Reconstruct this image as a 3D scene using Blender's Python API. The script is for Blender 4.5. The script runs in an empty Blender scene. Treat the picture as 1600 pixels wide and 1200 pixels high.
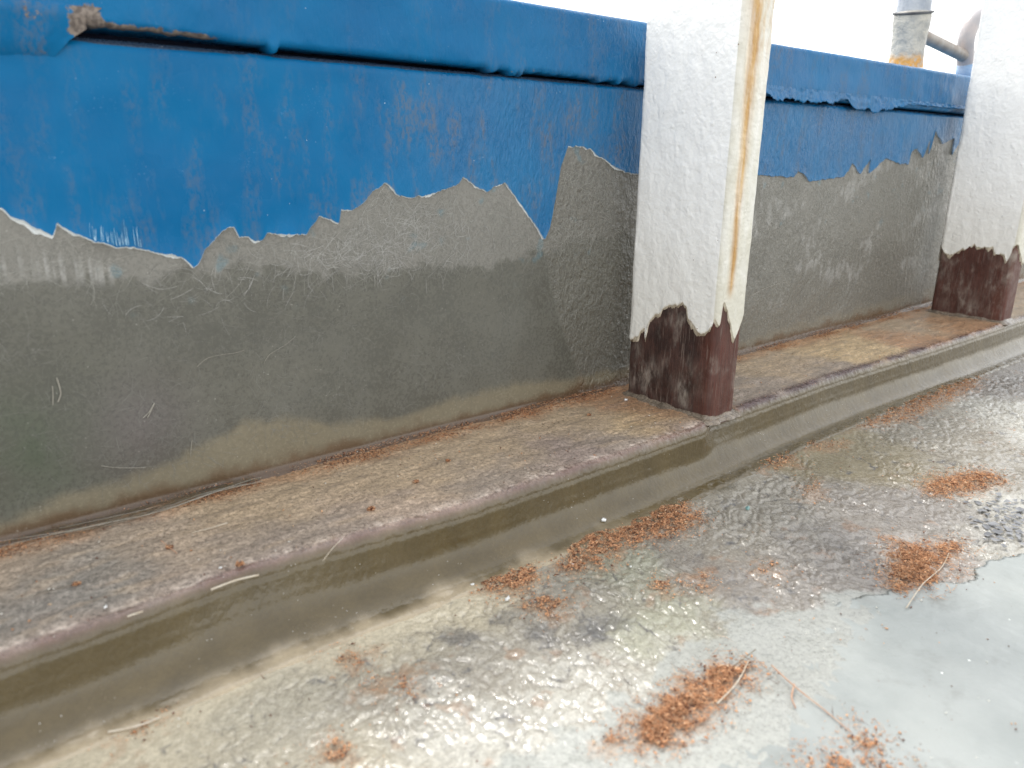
import bpy, math, random
import numpy as np
from mathutils import Matrix, Vector

S = bpy.context.scene
COL = S.collection
rng = np.random.default_rng(7)

# ------------------------------------------------------------------ camera
cam = bpy.data.cameras.new('camera')
cam_ob = bpy.data.objects.new('camera', cam)
COL.objects.link(cam_ob)
cam.sensor_fit = 'HORIZONTAL'
cam.sensor_width = 36.0
cam.lens = 26.503
cam.clip_start = 0.01
cam.clip_end = 20000
cam_ob.matrix_world = (Matrix.Translation((-0.21129, -0.48342, 0.21736))
                       @ Matrix.Rotation(-0.67962, 4, 'Z') @ Matrix.Rotation(-0.00944, 4, 'Y')
                       @ Matrix.Rotation(1.27273, 4, 'X'))
cam.dof.use_dof = True
cam.dof.focus_distance = 0.66
cam.dof.aperture_fstop = 9.0
S.camera = cam_ob

# ------------------------------------------------------------------ world, sun, exposure
SUN_EL, SUN_AZ = math.radians(59), math.radians(18)   # azimuth from +Y, clockwise
w = bpy.data.worlds.new('World')
S.world = w
w.use_nodes = True
nt = w.node_tree
nt.nodes.clear()
sky = nt.nodes.new('ShaderNodeTexSky')
sky.sky_type = 'NISHITA'
sky.sun_disc = False
sky.sun_elevation = SUN_EL
sky.sun_rotation = SUN_AZ
sky.air_density = 1.7
sky.dust_density = 1.0
sky.ozone_density = 1.0
hs = nt.nodes.new('ShaderNodeHueSaturation')          # thin overcast: nearly white sky
hs.inputs['Saturation'].default_value = 0.12
bg = nt.nodes.new('ShaderNodeBackground')
bg.inputs['Strength'].default_value = 0.15
wo = nt.nodes.new('ShaderNodeOutputWorld')
nt.links.new(sky.outputs[0], hs.inputs['Color'])
nt.links.new(hs.outputs[0], bg.inputs['Color'])
nt.links.new(bg.outputs[0], wo.inputs['Surface'])
sun = bpy.data.lights.new('sun', 'SUN')
sun.energy = 0.9
sun.angle = math.radians(10)
sun.color = (1.0, 0.95, 0.88)
sun_ob = bpy.data.objects.new('sun', sun)
COL.objects.link(sun_ob)
sd = Vector((math.sin(SUN_AZ) * math.cos(SUN_EL), math.cos(SUN_AZ) * math.cos(SUN_EL), math.sin(SUN_EL)))
sun_ob.rotation_euler = sd.to_track_quat('Z', 'Y').to_euler()
S.view_settings.view_transform = 'Standard'
S.view_settings.look = 'None'
S.view_settings.exposure = 1.52
S.view_settings.gamma = 1.0
S.view_settings.use_curve_mapping = False

# ------------------------------------------------------------------ measured outlines (metres)
# x runs along the bulwark, y = 0 is the bulwark's inner face, z = 0 is the top of the ledge
T = {
 'paint_edge': [(-0.1817, 0.1885),(-0.1653, 0.1873),(-0.161, 0.1822),(-0.1561, 0.1803),(-0.1501, 0.1753),(-0.144, 0.1711),(-0.1419, 0.1748),(-0.1407, 0.1789),(-0.1356, 0.1738),(-0.1303, 0.1714),(-0.125, 0.1675),(-0.1114, 0.1627),(-0.1003, 0.1616),(-0.0894, 0.1578),(-0.0766, 0.1541),(-0.0719, 0.1483),(-0.0674, 0.1515),(-0.064, 0.1575),(-0.0619, 0.1593),(-0.0562, 0.166),(-0.0494, 0.1707),(-0.0446, 0.1709),(-0.0417, 0.1636),(-0.0362, 0.1648),(-0.032, 0.1618),(-0.0268, 0.1627),(-0.024, 0.1658),(-0.0103, 0.1646),(0.0026, 0.1647),(0.0061, 0.1683),(0.0105, 0.1727),(0.0121, 0.1756),(0.023, 0.1708),(0.0263, 0.1707),(0.0283, 0.1796),(0.0369, 0.1788),(0.045, 0.1829),(0.0528, 0.1896),(0.0638, 0.1963),(0.0682, 0.1923),(0.0727, 0.1882),(0.0806, 0.1858),(0.0942, 0.1863),(0.1099, 0.1896),(0.1268, 0.1944),(0.131, 0.1995),(0.1405, 0.1937),(0.154, 0.1872),(0.1597, 0.1914),(0.1711, 0.1946),(0.1777, 0.1886),(0.1954, 0.1689),(0.2142, 0.1475),(0.2197, 0.1557),(0.2254, 0.1782),(0.2316, 0.2076),(0.239, 0.2225),(0.2522, 0.2231),(0.2659, 0.2207),(0.2756, 0.215),(0.2978, 0.2053),(0.3225, 0.1996),(0.3854, 0.1942),(0.4448, 0.1997),(0.5222, 0.1964),(0.5479, 0.1948),(0.5846, 0.1944),(0.5924, 0.2005),(0.6051, 0.1969),(0.6192, 0.1883),(0.6438, 0.1901),(0.6955, 0.1931),(0.7044, 0.1998),(0.7109, 0.2095),(0.7335, 0.1957),(0.7543, 0.1963),(0.7536, 0.2148),(0.7935, 0.2149),(0.8327, 0.2078),(0.8582, 0.2078),(0.8601, 0.2233),(0.8751, 0.2283),(0.8969, 0.2161),(0.9138, 0.2178),(0.9123, 0.2421),(0.9228, 0.2506),(0.9537, 0.2343),(0.9893, 0.2199),(0.9878, 0.2435),(1.0099, 0.2377),(1.0773, 0.2451),(1.2077, 0.2378),(1.3152, 0.2495)],
 'light_band': [(-0.1889, 0.1454),(-0.1721, 0.1447),(-0.1543, 0.145),(-0.1383, 0.1485),(-0.1092, 0.1428),(-0.0728, 0.1441),(-0.0242, 0.1439),(0.0302, 0.133),(0.0826, 0.1363),(0.1476, 0.1294),(0.2152, 0.1362),(0.2523, 0.1419),(0.3347, 0.1485)],
 'resin_foot': [(-0.2111, 0.0134),(-0.1929, 0.0148),(-0.1536, 0.018),(-0.1251, 0.0197),(-0.0855, 0.03),(-0.0512, 0.0386),(-0.0198, 0.0377),(0.0135, 0.0264),(0.0783, 0.0162),(0.1149, 0.0232),(0.1817, 0.0248),(0.2582, 0.0167),(0.3096, 0.0152),(0.5188, 0.0167),(0.9686, 0.0249)],
 'seam': [(0.2142, 0.1475),(0.2248, 0.1107),(0.2402, 0.0631),(0.2623, 0.0172)],
 'post_a_broad': [(-0.0215, 0.0551),(-0.0288, 0.0535),(-0.0433, 0.0557),(-0.043, 0.0687),(-0.0472, 0.0736),(-0.0608, 0.0863),(-0.0688, 0.0927),(-0.0824, 0.0965),(-0.0875, 0.0929),(-0.0896, 0.0849),(-0.0977, 0.0786),(-0.1014, 0.0744),(-0.1073, 0.0744),(-0.1138, 0.0805),(-0.1168, 0.088),(-0.1192, 0.0836),(-0.1221, 0.0916),(-0.124, 0.1024)],
 'post_a_narrow': [(0.3071, 0.101),(0.3137, 0.0917),(0.3191, 0.0802),(0.3243, 0.0695),(0.3264, 0.0681),(0.33, 0.0737),(0.3368, 0.0878)],
 'post_b_broad': [(-0.0208, 0.0973),(-0.0292, 0.0882),(-0.0371, 0.0827),(-0.0461, 0.0899),(-0.0593, 0.0957),(-0.0663, 0.1025),(-0.0736, 0.098),(-0.0908, 0.1005),(-0.0949, 0.0906),(-0.1064, 0.0918),(-0.1097, 0.0819),(-0.1128, 0.0908),(-0.1147, 0.1054)],
 'post_b_narrow': [(0.9344, 0.1069),(0.9462, 0.0977),(0.9551, 0.1021),(0.9799, 0.0788)],
 'front_edge': [(-0.2079, -0.1196),(-0.1552, -0.1189),(-0.0996, -0.1124),(-0.038, -0.1178),(0.0299, -0.1239),(0.1051, -0.13),(0.2011, -0.1313),(0.2799, -0.1307),(0.35, -0.1191),(0.5103, -0.1152),(0.7163, -0.1216),(0.9218, -0.1246)],
 'foot_line': [(-0.1903, -0.1262),(-0.1328, -0.1287),(-0.0509, -0.1379),(0.0406, -0.1362),(0.2067, -0.1298),(0.3879, -0.1258),(0.6187, -0.1365),(1.0162, -0.1324)],
 'deck_paint': [(0.408, -0.3702),(0.3535, -0.3479),(0.33, -0.3403),(0.3133, -0.3346),(0.2933, -0.3389),(0.282, -0.3368),(0.264, -0.3228),(0.2381, -0.3145),(0.2157, -0.3033),(0.1836, -0.2981),(0.1591, -0.2959),(0.134, -0.2931),(0.1061, -0.2975),(0.0833, -0.3054),(0.0571, -0.3054),(0.0274, -0.3061),(0.0121, -0.304),(-0.004, -0.3033),(-0.0271, -0.3028)],
 'pile_A1': [(0.0326, -0.1471),(0.0471, -0.1413),(0.069, -0.1404),(0.0808, -0.1476),(0.069, -0.1633),(0.0518, -0.1712),(0.0391, -0.1585)],
 'pile_A2': [(0.0985, -0.1508),(0.1162, -0.1425),(0.1415, -0.1324),(0.1607, -0.1461),(0.1909, -0.1439),(0.2195, -0.1383),(0.232, -0.1566),(0.218, -0.1755),(0.1893, -0.1819),(0.1604, -0.1712),(0.1363, -0.1694),(0.114, -0.1608)],
 'pile_B': [(0.0473, -0.1869),(0.0566, -0.1838),(0.0664, -0.1933),(0.0584, -0.1998),(0.047, -0.1966)],
 'pile_C': [(0.1221, -0.2172),(0.1329, -0.2133),(0.1346, -0.2213),(0.1234, -0.2255)],
 'pile_D': [(0.144, -0.2316),(0.1569, -0.2292),(0.1564, -0.2346),(0.1458, -0.2376)],
 'pile_E': [(0.5096, -0.1478),(0.5854, -0.1384),(0.7102, -0.1314),(0.8196, -0.1466),(0.7565, -0.1665),(0.6541, -0.1691),(0.576, -0.1697),(0.5244, -0.1614)],
 'pile_F': [(0.3401, -0.1311),(0.3674, -0.1258),(0.39, -0.1509),(0.3689, -0.1606),(0.3375, -0.1523)],
 'pile_G': [(0.4169, -0.2521),(0.4476, -0.2546),(0.4934, -0.2728),(0.479, -0.2904),(0.4348, -0.2847),(0.4022, -0.2685)],
 'pile_H': [(0.2997, -0.2857),(0.3075, -0.2998),(0.3378, -0.3096),(0.3079, -0.3166),(0.2633, -0.325),(0.2403, -0.3135),(0.2584, -0.3017)],
 'pile_I1': [(0.0731, -0.2911),(0.0903, -0.2884),(0.0997, -0.3011),(0.0889, -0.3054),(0.0717, -0.3041)],
 'pile_I2': [(0.0215, -0.2894),(0.0373, -0.2897),(0.0664, -0.2902),(0.0684, -0.3039),(0.0464, -0.3079),(0.0288, -0.3088),(0.0159, -0.3026)],
 'pile_J1': [(0.0639, -0.3547),(0.0736, -0.3552),(0.0871, -0.3678),(0.0749, -0.3727),(0.0583, -0.3595)],
 'pile_J2': [(0.1022, -0.3575),(0.1086, -0.3583),(0.1018, -0.37),(0.096, -0.3787),(0.0918, -0.3772),(0.0966, -0.366)],
 'pile_K': [(0.0011, -0.2904),(0.0083, -0.2895),(0.0089, -0.2971),(0.0016, -0.2972)],
 'pile_L1': [(-0.0648, -0.1622),(-0.0564, -0.1578),(-0.052, -0.164),(-0.0599, -0.1674)],
 'pile_L2': [(-0.0646, -0.1893),(-0.0574, -0.185),(-0.0553, -0.1905),(-0.0617, -0.194)],
 'pile_L3': [(-0.0536, -0.2004),(-0.0486, -0.1958),(-0.0452, -0.2009),(-0.0495, -0.206)],
 'pile_L4': [(-0.1067, -0.2196),(-0.0994, -0.2109),(-0.0934, -0.2181),(-0.0977, -0.2267)],
 'pile_L5': [(-0.1878, -0.1196),(-0.1843, -0.1147),(-0.1797, -0.1216),(-0.1839, -0.1238)],
 'pile_L6': [(-0.1725, -0.1455),(-0.1658, -0.1403),(-0.1529, -0.1461),(-0.157, -0.1504),(-0.1667, -0.1501)],
 'pile_L7': [(-0.0634, -0.1393),(-0.0591, -0.1353),(-0.0568, -0.1386),(-0.0606, -0.143)],
 'pile_M': [(0.1878, -0.2465),(0.2068, -0.2461),(0.2061, -0.2538),(0.191, -0.254)],
 'pile_N': [(0.0882, -0.1635),(0.1083, -0.1606),(0.1325, -0.1731),(0.1205, -0.1786),(0.0954, -0.1742)],
 'pile_O': [(0.3975, -0.1126),(0.4348, -0.1371),(0.4611, -0.1616),(0.4345, -0.1696),(0.3937, -0.1421)],
 'pile_P': [(0.3303, -0.196),(0.3564, -0.1922),(0.3371, -0.2089),(0.3138, -0.213)],
 'crumb_ledge': [(-0.0074, -0.0927),(-0.121, -0.0653),(0.037, -0.0747),(-0.0964, -0.1083),(-0.1696, -0.0751),(0.2287, -0.0479),(0.0752, -0.0576)],
 'flakes_deck': [(0.1551, -0.1405),(0.0394, -0.1721),(0.0324, -0.146),(0.2086, -0.1412),(0.1278, -0.1925),(0.0992, -0.1671),(-0.1753, -0.1218),(-0.1756, -0.126)],
 'flake_ledge': [(0.2844, -0.0396),(-0.1057, -0.1052),(-0.1627, -0.1075)],
 'pipe_base': [0.926, 0.05, 0.3438],
 'pipe_radius': 0.0231,
 'pipe_band': [0.9491, 0.07, 0.4035],
 'pipe_top': [0.9453, 0.07, 0.4249],
 'arm_a': [1.0069, 0.07, 0.3833],
 'arm_b': [1.1398, 0.07, 0.3697],
 'hook_base': [1.1644, 0.07, 0.3472],
 'hook_mid': [1.1401, 0.07, 0.3799],
 'hook_top': [1.1579, 0.07, 0.4154],
 'hook_top2': [1.1805, 0.07, 0.4251],
 'deck_spots': [(-0.1932, -0.144, 1, 0.47, 0.43, 0.335),(-0.2163, -0.1328, 1, 0.25, 0.22, 0.15),(-0.1365, -0.1409, 1, 0.47, 0.43, 0.335),(-0.0576, -0.1511, 1, 0.47, 0.43, 0.335),(-0.1228, -0.1899, 1, 0.41, 0.385, 0.315),(-0.1595, -0.1707, 1, 0.47, 0.43, 0.335),(-0.0106, -0.1414, 1, 0.47, 0.43, 0.335),(0.0215, -0.1624, 0.8, 0.47, 0.43, 0.335),(-0.0737, -0.1963, 1, 0.3, 0.285, 0.25),(-0.0916, -0.1764, 0.8, 0.41, 0.385, 0.315),(-0.0231, -0.2121, 1, 0.3, 0.285, 0.25),(0.0322, -0.2146, 1, 0.3, 0.285, 0.25),(0.0961, -0.2078, 0.8, 0.3, 0.285, 0.25),(0.1254, -0.2026, 0.8, 0.33, 0.34, 0.27),(-0.0511, -0.2415, 1, 0.44, 0.44, 0.41),(-0.0895, -0.2261, 1, 0.41, 0.385, 0.315),(0.0172, -0.2563, 1, 0.44, 0.44, 0.41),(-0.0305, -0.2728, 1, 0.44, 0.44, 0.41),(0.1581, -0.2282, 1, 0.235, 0.22, 0.205),(0.1592, -0.2747, 1, 0.235, 0.22, 0.205),(0.2392, -0.2714, 1, 0.235, 0.22, 0.205),(0.3304, -0.2469, 1, 0.235, 0.22, 0.205),(0.2916, -0.1885, 1, 0.3, 0.285, 0.25),(0.2103, -0.2159, 1, 0.3, 0.285, 0.25),(0.2835, -0.1191, 0.8, 0.25, 0.22, 0.15),(0.2919, -0.1584, 0.8, 0.3, 0.285, 0.25),(0.4066, -0.1788, 1, 0.25, 0.22, 0.15),(0.6026, -0.1776, 1, 0.3, 0.285, 0.25),(0.7865, -0.173, 1, 0.235, 0.22, 0.205),(0.679, -0.2361, 1, 0.44, 0.44, 0.41),(0.4987, -0.2499, 1, 0.3, 0.285, 0.25),(0.3697, -0.2775, 1, 0.235, 0.22, 0.205),(0.4068, -0.3263, 0.6, 0.44, 0.44, 0.41),(0.4254, -0.3068, 0.5, 0.44, 0.44, 0.41),(0.3501, -0.3251, 0.5, 0.44, 0.44, 0.41),(0.2992, -0.3077, 0.8, 0.35, 0.33, 0.31),(0.0893, -0.2808, 0.8, 0.44, 0.44, 0.41),(0.1656, -0.3042, 0.8, 0.44, 0.44, 0.41),(0.1032, -0.2473, 1, 0.33, 0.34, 0.27),(0.2075, -0.2669, 1, 0.235, 0.22, 0.205),(0.4526, -0.2142, 1, 0.25, 0.22, 0.15)],
 'ledge_spots': [(-0.1995, -0.0399, 1, 0.28, 0.24, 0.2),(-0.1884, -0.086, 1, 0.18, 0.18, 0.175),(-0.1598, -0.071, 1, 0.18, 0.18, 0.175),(-0.1833, -0.1225, 1, 0.215, 0.19, 0.17),(-0.1256, -0.0635, 1, 0.28, 0.24, 0.2),(-0.0652, -0.0501, 1, 0.29, 0.24, 0.18),(-0.0745, -0.0941, 1, 0.215, 0.19, 0.17),(-0.1255, -0.1209, 0.8, 0.215, 0.19, 0.17),(0.0224, -0.0567, 1, 0.29, 0.24, 0.18),(-0.0019, -0.0992, 1, 0.3, 0.25, 0.21),(-0.0326, -0.1073, 0.7, 0.215, 0.19, 0.17),(0.1063, -0.063, 1, 0.29, 0.24, 0.18),(0.0992, -0.1024, 1, 0.215, 0.19, 0.17),(0.2142, -0.0471, 1, 0.29, 0.24, 0.18),(0.1598, -0.1043, 1, 0.2, 0.17, 0.16),(0.2837, -0.0574, 0.9, 0.28, 0.18, 0.115),(0.2537, -0.0913, 0.8, 0.36, 0.29, 0.19),(0.2654, -0.1158, 0.7, 0.18, 0.15, 0.14),(0.2021, -0.1036, 0.8, 0.215, 0.19, 0.17),(0.5123, -0.0394, 1, 0.29, 0.24, 0.18),(0.6386, -0.0442, 1, 0.36, 0.29, 0.19),(0.4202, -0.1063, 0.8, 0.215, 0.19, 0.17),(0.5329, -0.1026, 0.7, 0.215, 0.19, 0.17),(0.829, -0.0312, 1, 0.29, 0.24, 0.18),(0.9813, -0.0353, 1, 0.29, 0.24, 0.18),(0.8878, -0.0896, 1, 0.28, 0.18, 0.115),(0.7475, -0.0851, 0.7, 0.28, 0.18, 0.115),(0.6373, -0.0029, 0.7, 0.28, 0.18, 0.115)],
 'strands_deck': [[(0.1109, -0.308),(0.1045, -0.3251),(0.1022, -0.3438),(0.0978, -0.3592)], [(0.2217, -0.328),(0.2546, -0.3229),(0.2886, -0.3204),(0.3122, -0.3156)], [(0.0639, -0.3079),(0.0833, -0.3054),(0.1061, -0.2975)], [(-0.1748, -0.1436),(-0.1636, -0.1489),(-0.1533, -0.1474)], [(0.1159, -0.2949),(0.0962, -0.2964),(0.0809, -0.2954)], [(0.1067, -0.3238),(0.0958, -0.329),(0.0926, -0.3334)]],
 'strands_ledge': [[(-0.1169, -0.124),(-0.1034, -0.1231),(-0.0923, -0.1254)], [(-0.1059, -0.0561),(-0.0949, -0.0567),(-0.0849, -0.0563)], [(-0.1226, -0.0547),(-0.121, -0.0653),(-0.1197, -0.0753)], [(-0.1561, -0.1229),(-0.1518, -0.1229),(-0.1492, -0.123)], [(-0.0593, -0.133),(-0.0488, -0.1234),(-0.0394, -0.1167)]],
 'strands_wall': [[(-0.1576, 0.0764),(-0.1567, 0.082),(-0.1562, 0.0876)], [(-0.1548, 0.0777),(-0.1527, 0.0831),(-0.1534, 0.092)], [(0.5205, 0.0669),(0.5477, 0.0743),(0.5767, 0.0773),(0.5831, 0.0722)], [(-0.1118, 0.0586),(-0.1077, 0.0619),(-0.1041, 0.0666),(-0.1092, 0.0581)], [(-0.0868, 0.0268),(-0.0857, 0.0332),(-0.0848, 0.0374)], [(-0.1383, 0.0337),(-0.1282, 0.0297),(-0.114, 0.026)], [(-0.0764, 0.0852),(-0.0679, 0.0901),(-0.0515, 0.0905),(-0.0451, 0.0916)], [(-0.0332, 0.0801),(-0.0283, 0.0859),(-0.0167, 0.0908),(-0.0095, 0.0955)]],
 'strands_corner': [[(-0.2039, 0.0046),(-0.1768, -0.0051),(-0.1479, -0.0117),(-0.112, -0.0128),(-0.078, -0.005),(-0.0471, -0.003)], [(-0.2033, 0.0117),(-0.1694, 0.001),(-0.1356, -0.0033),(-0.0974, -0.0021),(-0.0675, 0.0009)], [(-0.1905, -0.0133),(-0.1526, -0.0181),(-0.1166, -0.0159),(-0.0835, -0.0093),(-0.0521, -0.0045)]],
 'web': [(0.3807, -0.286),(0.42, -0.2807),(0.4625, -0.2938),(0.485, -0.3236),(0.3656, -0.3595),(0.356, -0.3432),(0.3429, -0.3194)],
 'stains': [(-0.0035, -0.1813, 0.014, 0.01),(0.0285, -0.1846, 0.012, 0.008),(0.0381, -0.2079, 0.016, 0.01),(0.0498, -0.2247, 0.02, 0.012),(0.0714, -0.2262, 0.016, 0.012)],
 'chip_teal': (0.2612, -0.1904),
 'chip_blue': (0.6814, 0.0163),
}
D, H = 0.12, 0.044
ZW, ZC0, ZC1 = 0.2742, 0.2778, 0.3255        # wall top, cap rail bottom and top
XA, XB, THK, YB = 0.3005, 0.9488, 0.0388, 0.022

# ------------------------------------------------------------------ numpy noise
def _hash(ix, iy, seed):
    h = (ix.astype(np.int64) * 374761393 + iy.astype(np.int64) * 668265263 + seed * 974634777) & 0x7fffffff
    h = ((h ^ (h >> 13)) * 1274126177) & 0x7fffffff
    return ((h ^ (h >> 16)) & 0xffff) / 65535.0
def pn(x, y, seed=0):
    x = np.asarray(x, float); y = np.asarray(y, float)
    x, y = np.broadcast_arrays(x, y)
    ix, iy = np.floor(x), np.floor(y)
    fx, fy = x - ix, y - iy
    u, v = fx * fx * fx * (fx * (fx * 6 - 15) + 10), fy * fy * fy * (fy * (fy * 6 - 15) + 10)
    def g(dx, dy):
        a = _hash(ix + dx, iy + dy, seed) * 2 * np.pi
        return np.cos(a) * (fx - dx) + np.sin(a) * (fy - dy)
    return ((g(0, 0) * (1 - u) + g(1, 0) * u) * (1 - v) + (g(0, 1) * (1 - u) + g(1, 1) * u) * v) * 1.5
def fbm(x, y, seed=0, oct=4, gain=.5):
    s, a, f = 0, 1, 1
    for i in range(oct):
        s = s + a * pn(x * f, y * f, seed + 17 * i); a *= gain; f *= 2.03
    return s
def ss(a, b, x):
    t = np.clip((x - a) / (b - a), 0, 1); return t * t * (3 - 2 * t)
def curve(tab):
    a = np.array(sorted(tab)); return lambda q: np.interp(q, a[:, 0], a[:, 1])
def spots(tab, x, y, rad, seed):
    """albedo of stained laminate: blend of measured patches, borders broken up by noise"""
    wx = x + .012 * fbm(x * 40, y * 40, seed); wy = y + .012 * fbm(x * 40, y * 40, seed + 5)
    num = np.zeros(x.shape + (3,)); den = np.zeros(x.shape) + 1e-12
    for (a, b, r, cr, cg, cb) in tab:
        rr = rad * r * (1 + .9 * max(0, a))
        k = np.exp(-((wx - a) ** 2 + (wy - b) ** 2) / (rr * rr)) * (1 if r > .5 else 1.6) + 1e-9 / (1e-3 + (wx - a) ** 2 + (wy - b) ** 2)
        num += k[..., None] * np.array([cr, cg, cb]); den += k
    return num / den[..., None]
def mix(a, b, m): return a + (np.asarray(b) - a) * m[..., None]

# ------------------------------------------------------------------ mesh helpers
def link(name, me, mat, parent=None, smooth=True):
    o = bpy.data.objects.new(name, me); COL.objects.link(o)
    if mat: me.materials.append(mat)
    if parent: o.parent = parent
    if smooth: me.polygons.foreach_set('use_smooth', np.ones(len(me.polygons), bool))
    me.update()
    return o
def raw_mesh(name, V, F, attrs=None):
    """V (n,3), F (m,k) with k = 3 or 4"""
    V = np.ascontiguousarray(V, np.float32); F = np.ascontiguousarray(F, np.int32)
    me = bpy.data.meshes.new(name)
    m, k = F.shape
    me.vertices.add(len(V)); me.vertices.foreach_set('co', V.ravel())
    me.loops.add(m * k); me.loops.foreach_set('vertex_index', F.ravel())
    me.polygons.add(m); me.polygons.foreach_set('loop_start', np.arange(0, m * k, k, dtype=np.int32))
    me.update(calc_edges=True)
    for n, a in (attrs or {}).items():
        at = me.attributes.new(n, 'FLOAT_COLOR', 'POINT')
        c = np.ones((len(V), 4), np.float32); a = np.asarray(a, np.float32).reshape(len(V), -1); c[:, :a.shape[1]] = a
        at.data.foreach_set('color', c.ravel())
    return me
def grid(name, P, mat, parent=None, attrs=None, flip=False, closed=False):
    nu, nv = P.shape[:2]
    idx = np.arange(nu * nv).reshape(nu, nv)
    if closed: idx = np.vstack([idx, idx[:1]])
    a, b, c, d = idx[:-1, :-1], idx[1:, :-1], idx[1:, 1:], idx[:-1, 1:]
    F = np.stack([a, b, c, d], -1).reshape(-1, 4)
    if flip: F = F[:, ::-1]
    return link(name, raw_mesh(name, P.reshape(-1, 3), F, attrs), mat, parent)
def tube(name, pts, radii, mat, parent=None, n=20, cap=True):
    pts = np.array(pts, float); radii = np.broadcast_to(np.asarray(radii, float), (len(pts),))
    t = np.gradient(pts, axis=0); t /= np.linalg.norm(t, axis=1)[:, None]
    ref = np.array([0, 1, 0.]) if abs(t[0][1]) < .8 else np.array([1., 0, 0])
    rings = []
    u = ref - t[0] * (ref @ t[0])
    for i in range(len(pts)):
        u = u - t[i] * (u @ t[i]); u /= np.linalg.norm(u); v = np.cross(t[i], u)
        a = np.linspace(0, 2 * np.pi, n, endpoint=False)
        rings.append(pts[i] + radii[i] * (np.cos(a)[:, None] * u + np.sin(a)[:, None] * v))
    P = np.array(rings)
    if cap:
        P = np.concatenate([np.repeat(pts[:1], n, 0)[None], P, np.repeat(pts[-1:], n, 0)[None]])
    return grid(name, np.swapaxes(P, 0, 1), mat, parent, closed=True)
def empty(name, loc):
    o = bpy.data.objects.new(name, None); COL.objects.link(o); o.location = loc
    o.empty_display_size = .02
    return o
def adopt(o, parent):
    o.parent = parent; o.matrix_parent_inverse = Matrix.Translation(parent.location).inverted(); return o
def tag(o, label=None, cat=None, group=None, kind=None):
    if label: o['label'] = label
    if cat: o['category'] = cat
    if group: o['group'] = group
    if kind: o['kind'] = kind
    return o
def nonuni(segs):
    out = []
    for a, b, h in segs:
        n = max(1, int(round((b - a) / h))); out.append(np.linspace(a, b, n, endpoint=False))
    out.append([segs[-1][1]]); return np.concatenate(out)

# ------------------------------------------------------------------ materials
class Mat:
    def __init__(self, name):
        self.m = bpy.data.materials.new(name); self.m.use_nodes = True
        self.t = self.m.node_tree; self.b = self.t.nodes['Principled BSDF']
        self.pos = self.n('ShaderNodeNewGeometry').outputs['Position']
    def n(self, ty, **kw):
        nd = self.t.nodes.new(ty)
        for k, v in kw.items(): setattr(nd, k, v)
        return nd
    def put(self, sock, v):
        if isinstance(v, bpy.types.NodeSocket): self.t.links.new(v, sock)
        elif v is not None: sock.default_value = v
    def mapp(self, scale, rot=(0, 0, 0)):
        nd = self.n('ShaderNodeMapping'); self.put(nd.inputs['Vector'], self.pos)
        nd.inputs['Rotation'].default_value = rot; nd.inputs['Scale'].default_value = scale
        return nd.outputs[0]
    def noise(self, scale, detail=3, rough=.55, vec=None, dist=0):
        nd = self.n('ShaderNodeTexNoise'); self.put(nd.inputs['Vector'], vec or self.pos)
        nd.inputs['Scale'].default_value = scale; nd.inputs['Detail'].default_value = detail
        nd.inputs['Roughness'].default_value = rough; nd.inputs['Distortion'].default_value = dist
        return nd.outputs[0]
    def voro(self, scale, feature='F1', vec=None, rnd=1.0):
        nd = self.n('ShaderNodeTexVoronoi', feature=feature); self.put(nd.inputs['Vector'], vec or self.pos)
        nd.inputs['Scale'].default_value = scale; nd.inputs['Randomness'].default_value = rnd
        return nd.outputs['Distance']
    def ramp(self, x, lo, hi, a=0., b=1.):
        nd = self.n('ShaderNodeMapRange', interpolation_type='SMOOTHSTEP'); self.put(nd.inputs[0], x)
        for i, v in enumerate((lo, hi, a, b)): nd.inputs[1 + i].default_value = v
        return nd.outputs[0]
    def math(self, op, a, b=0.):
        nd = self.n('ShaderNodeMath', operation=op); self.put(nd.inputs[0], a); self.put(nd.inputs[1], b); return nd.outputs[0]
    def mix(self, f, a, b, mode='MIX'):
        nd = self.n('ShaderNodeMix', data_type='RGBA', blend_type=mode); nd.clamp_factor = True
        self.put(nd.inputs[0], f)
        for s, v in ((nd.inputs[6], a), (nd.inputs[7], b)):
            self.put(s, v if isinstance(v, bpy.types.NodeSocket) else tuple(v) + (1,))
        return nd.outputs[2]
    def attr(self, name):
        nd = self.n('ShaderNodeAttribute', attribute_name=name); return nd.outputs['Color']
    def sep(self, c):
        nd = self.n('ShaderNodeSeparateColor'); self.put(nd.inputs[0], c); return nd.outputs
    def bump(self, h, dist, strength=1., prev=None):
        nd = self.n('ShaderNodeBump'); self.put(nd.inputs['Height'], h)
        nd.inputs['Distance'].default_value = dist; self.put(nd.inputs['Strength'], strength)
        if prev: self.put(nd.inputs['Normal'], prev)
        return nd.outputs[0]
    def done(self, color=None, rough=None, normal=None, spec=None, coat=None, coat_rough=None, metal=None, coat_normal=None):
        b = self.b.inputs
        if color is not None: self.put(b['Base Color'], color if isinstance(color, bpy.types.NodeSocket) else tuple(color) + (1,))
        for k, v in (('Roughness', rough), ('Normal', normal), ('Specular IOR Level', spec), ('Coat Weight', coat),
                     ('Coat Roughness', coat_rough), ('Metallic', metal), ('Coat Normal', coat_normal)):
            if v is not None: self.put(b[k], v)
        return self.m

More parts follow.
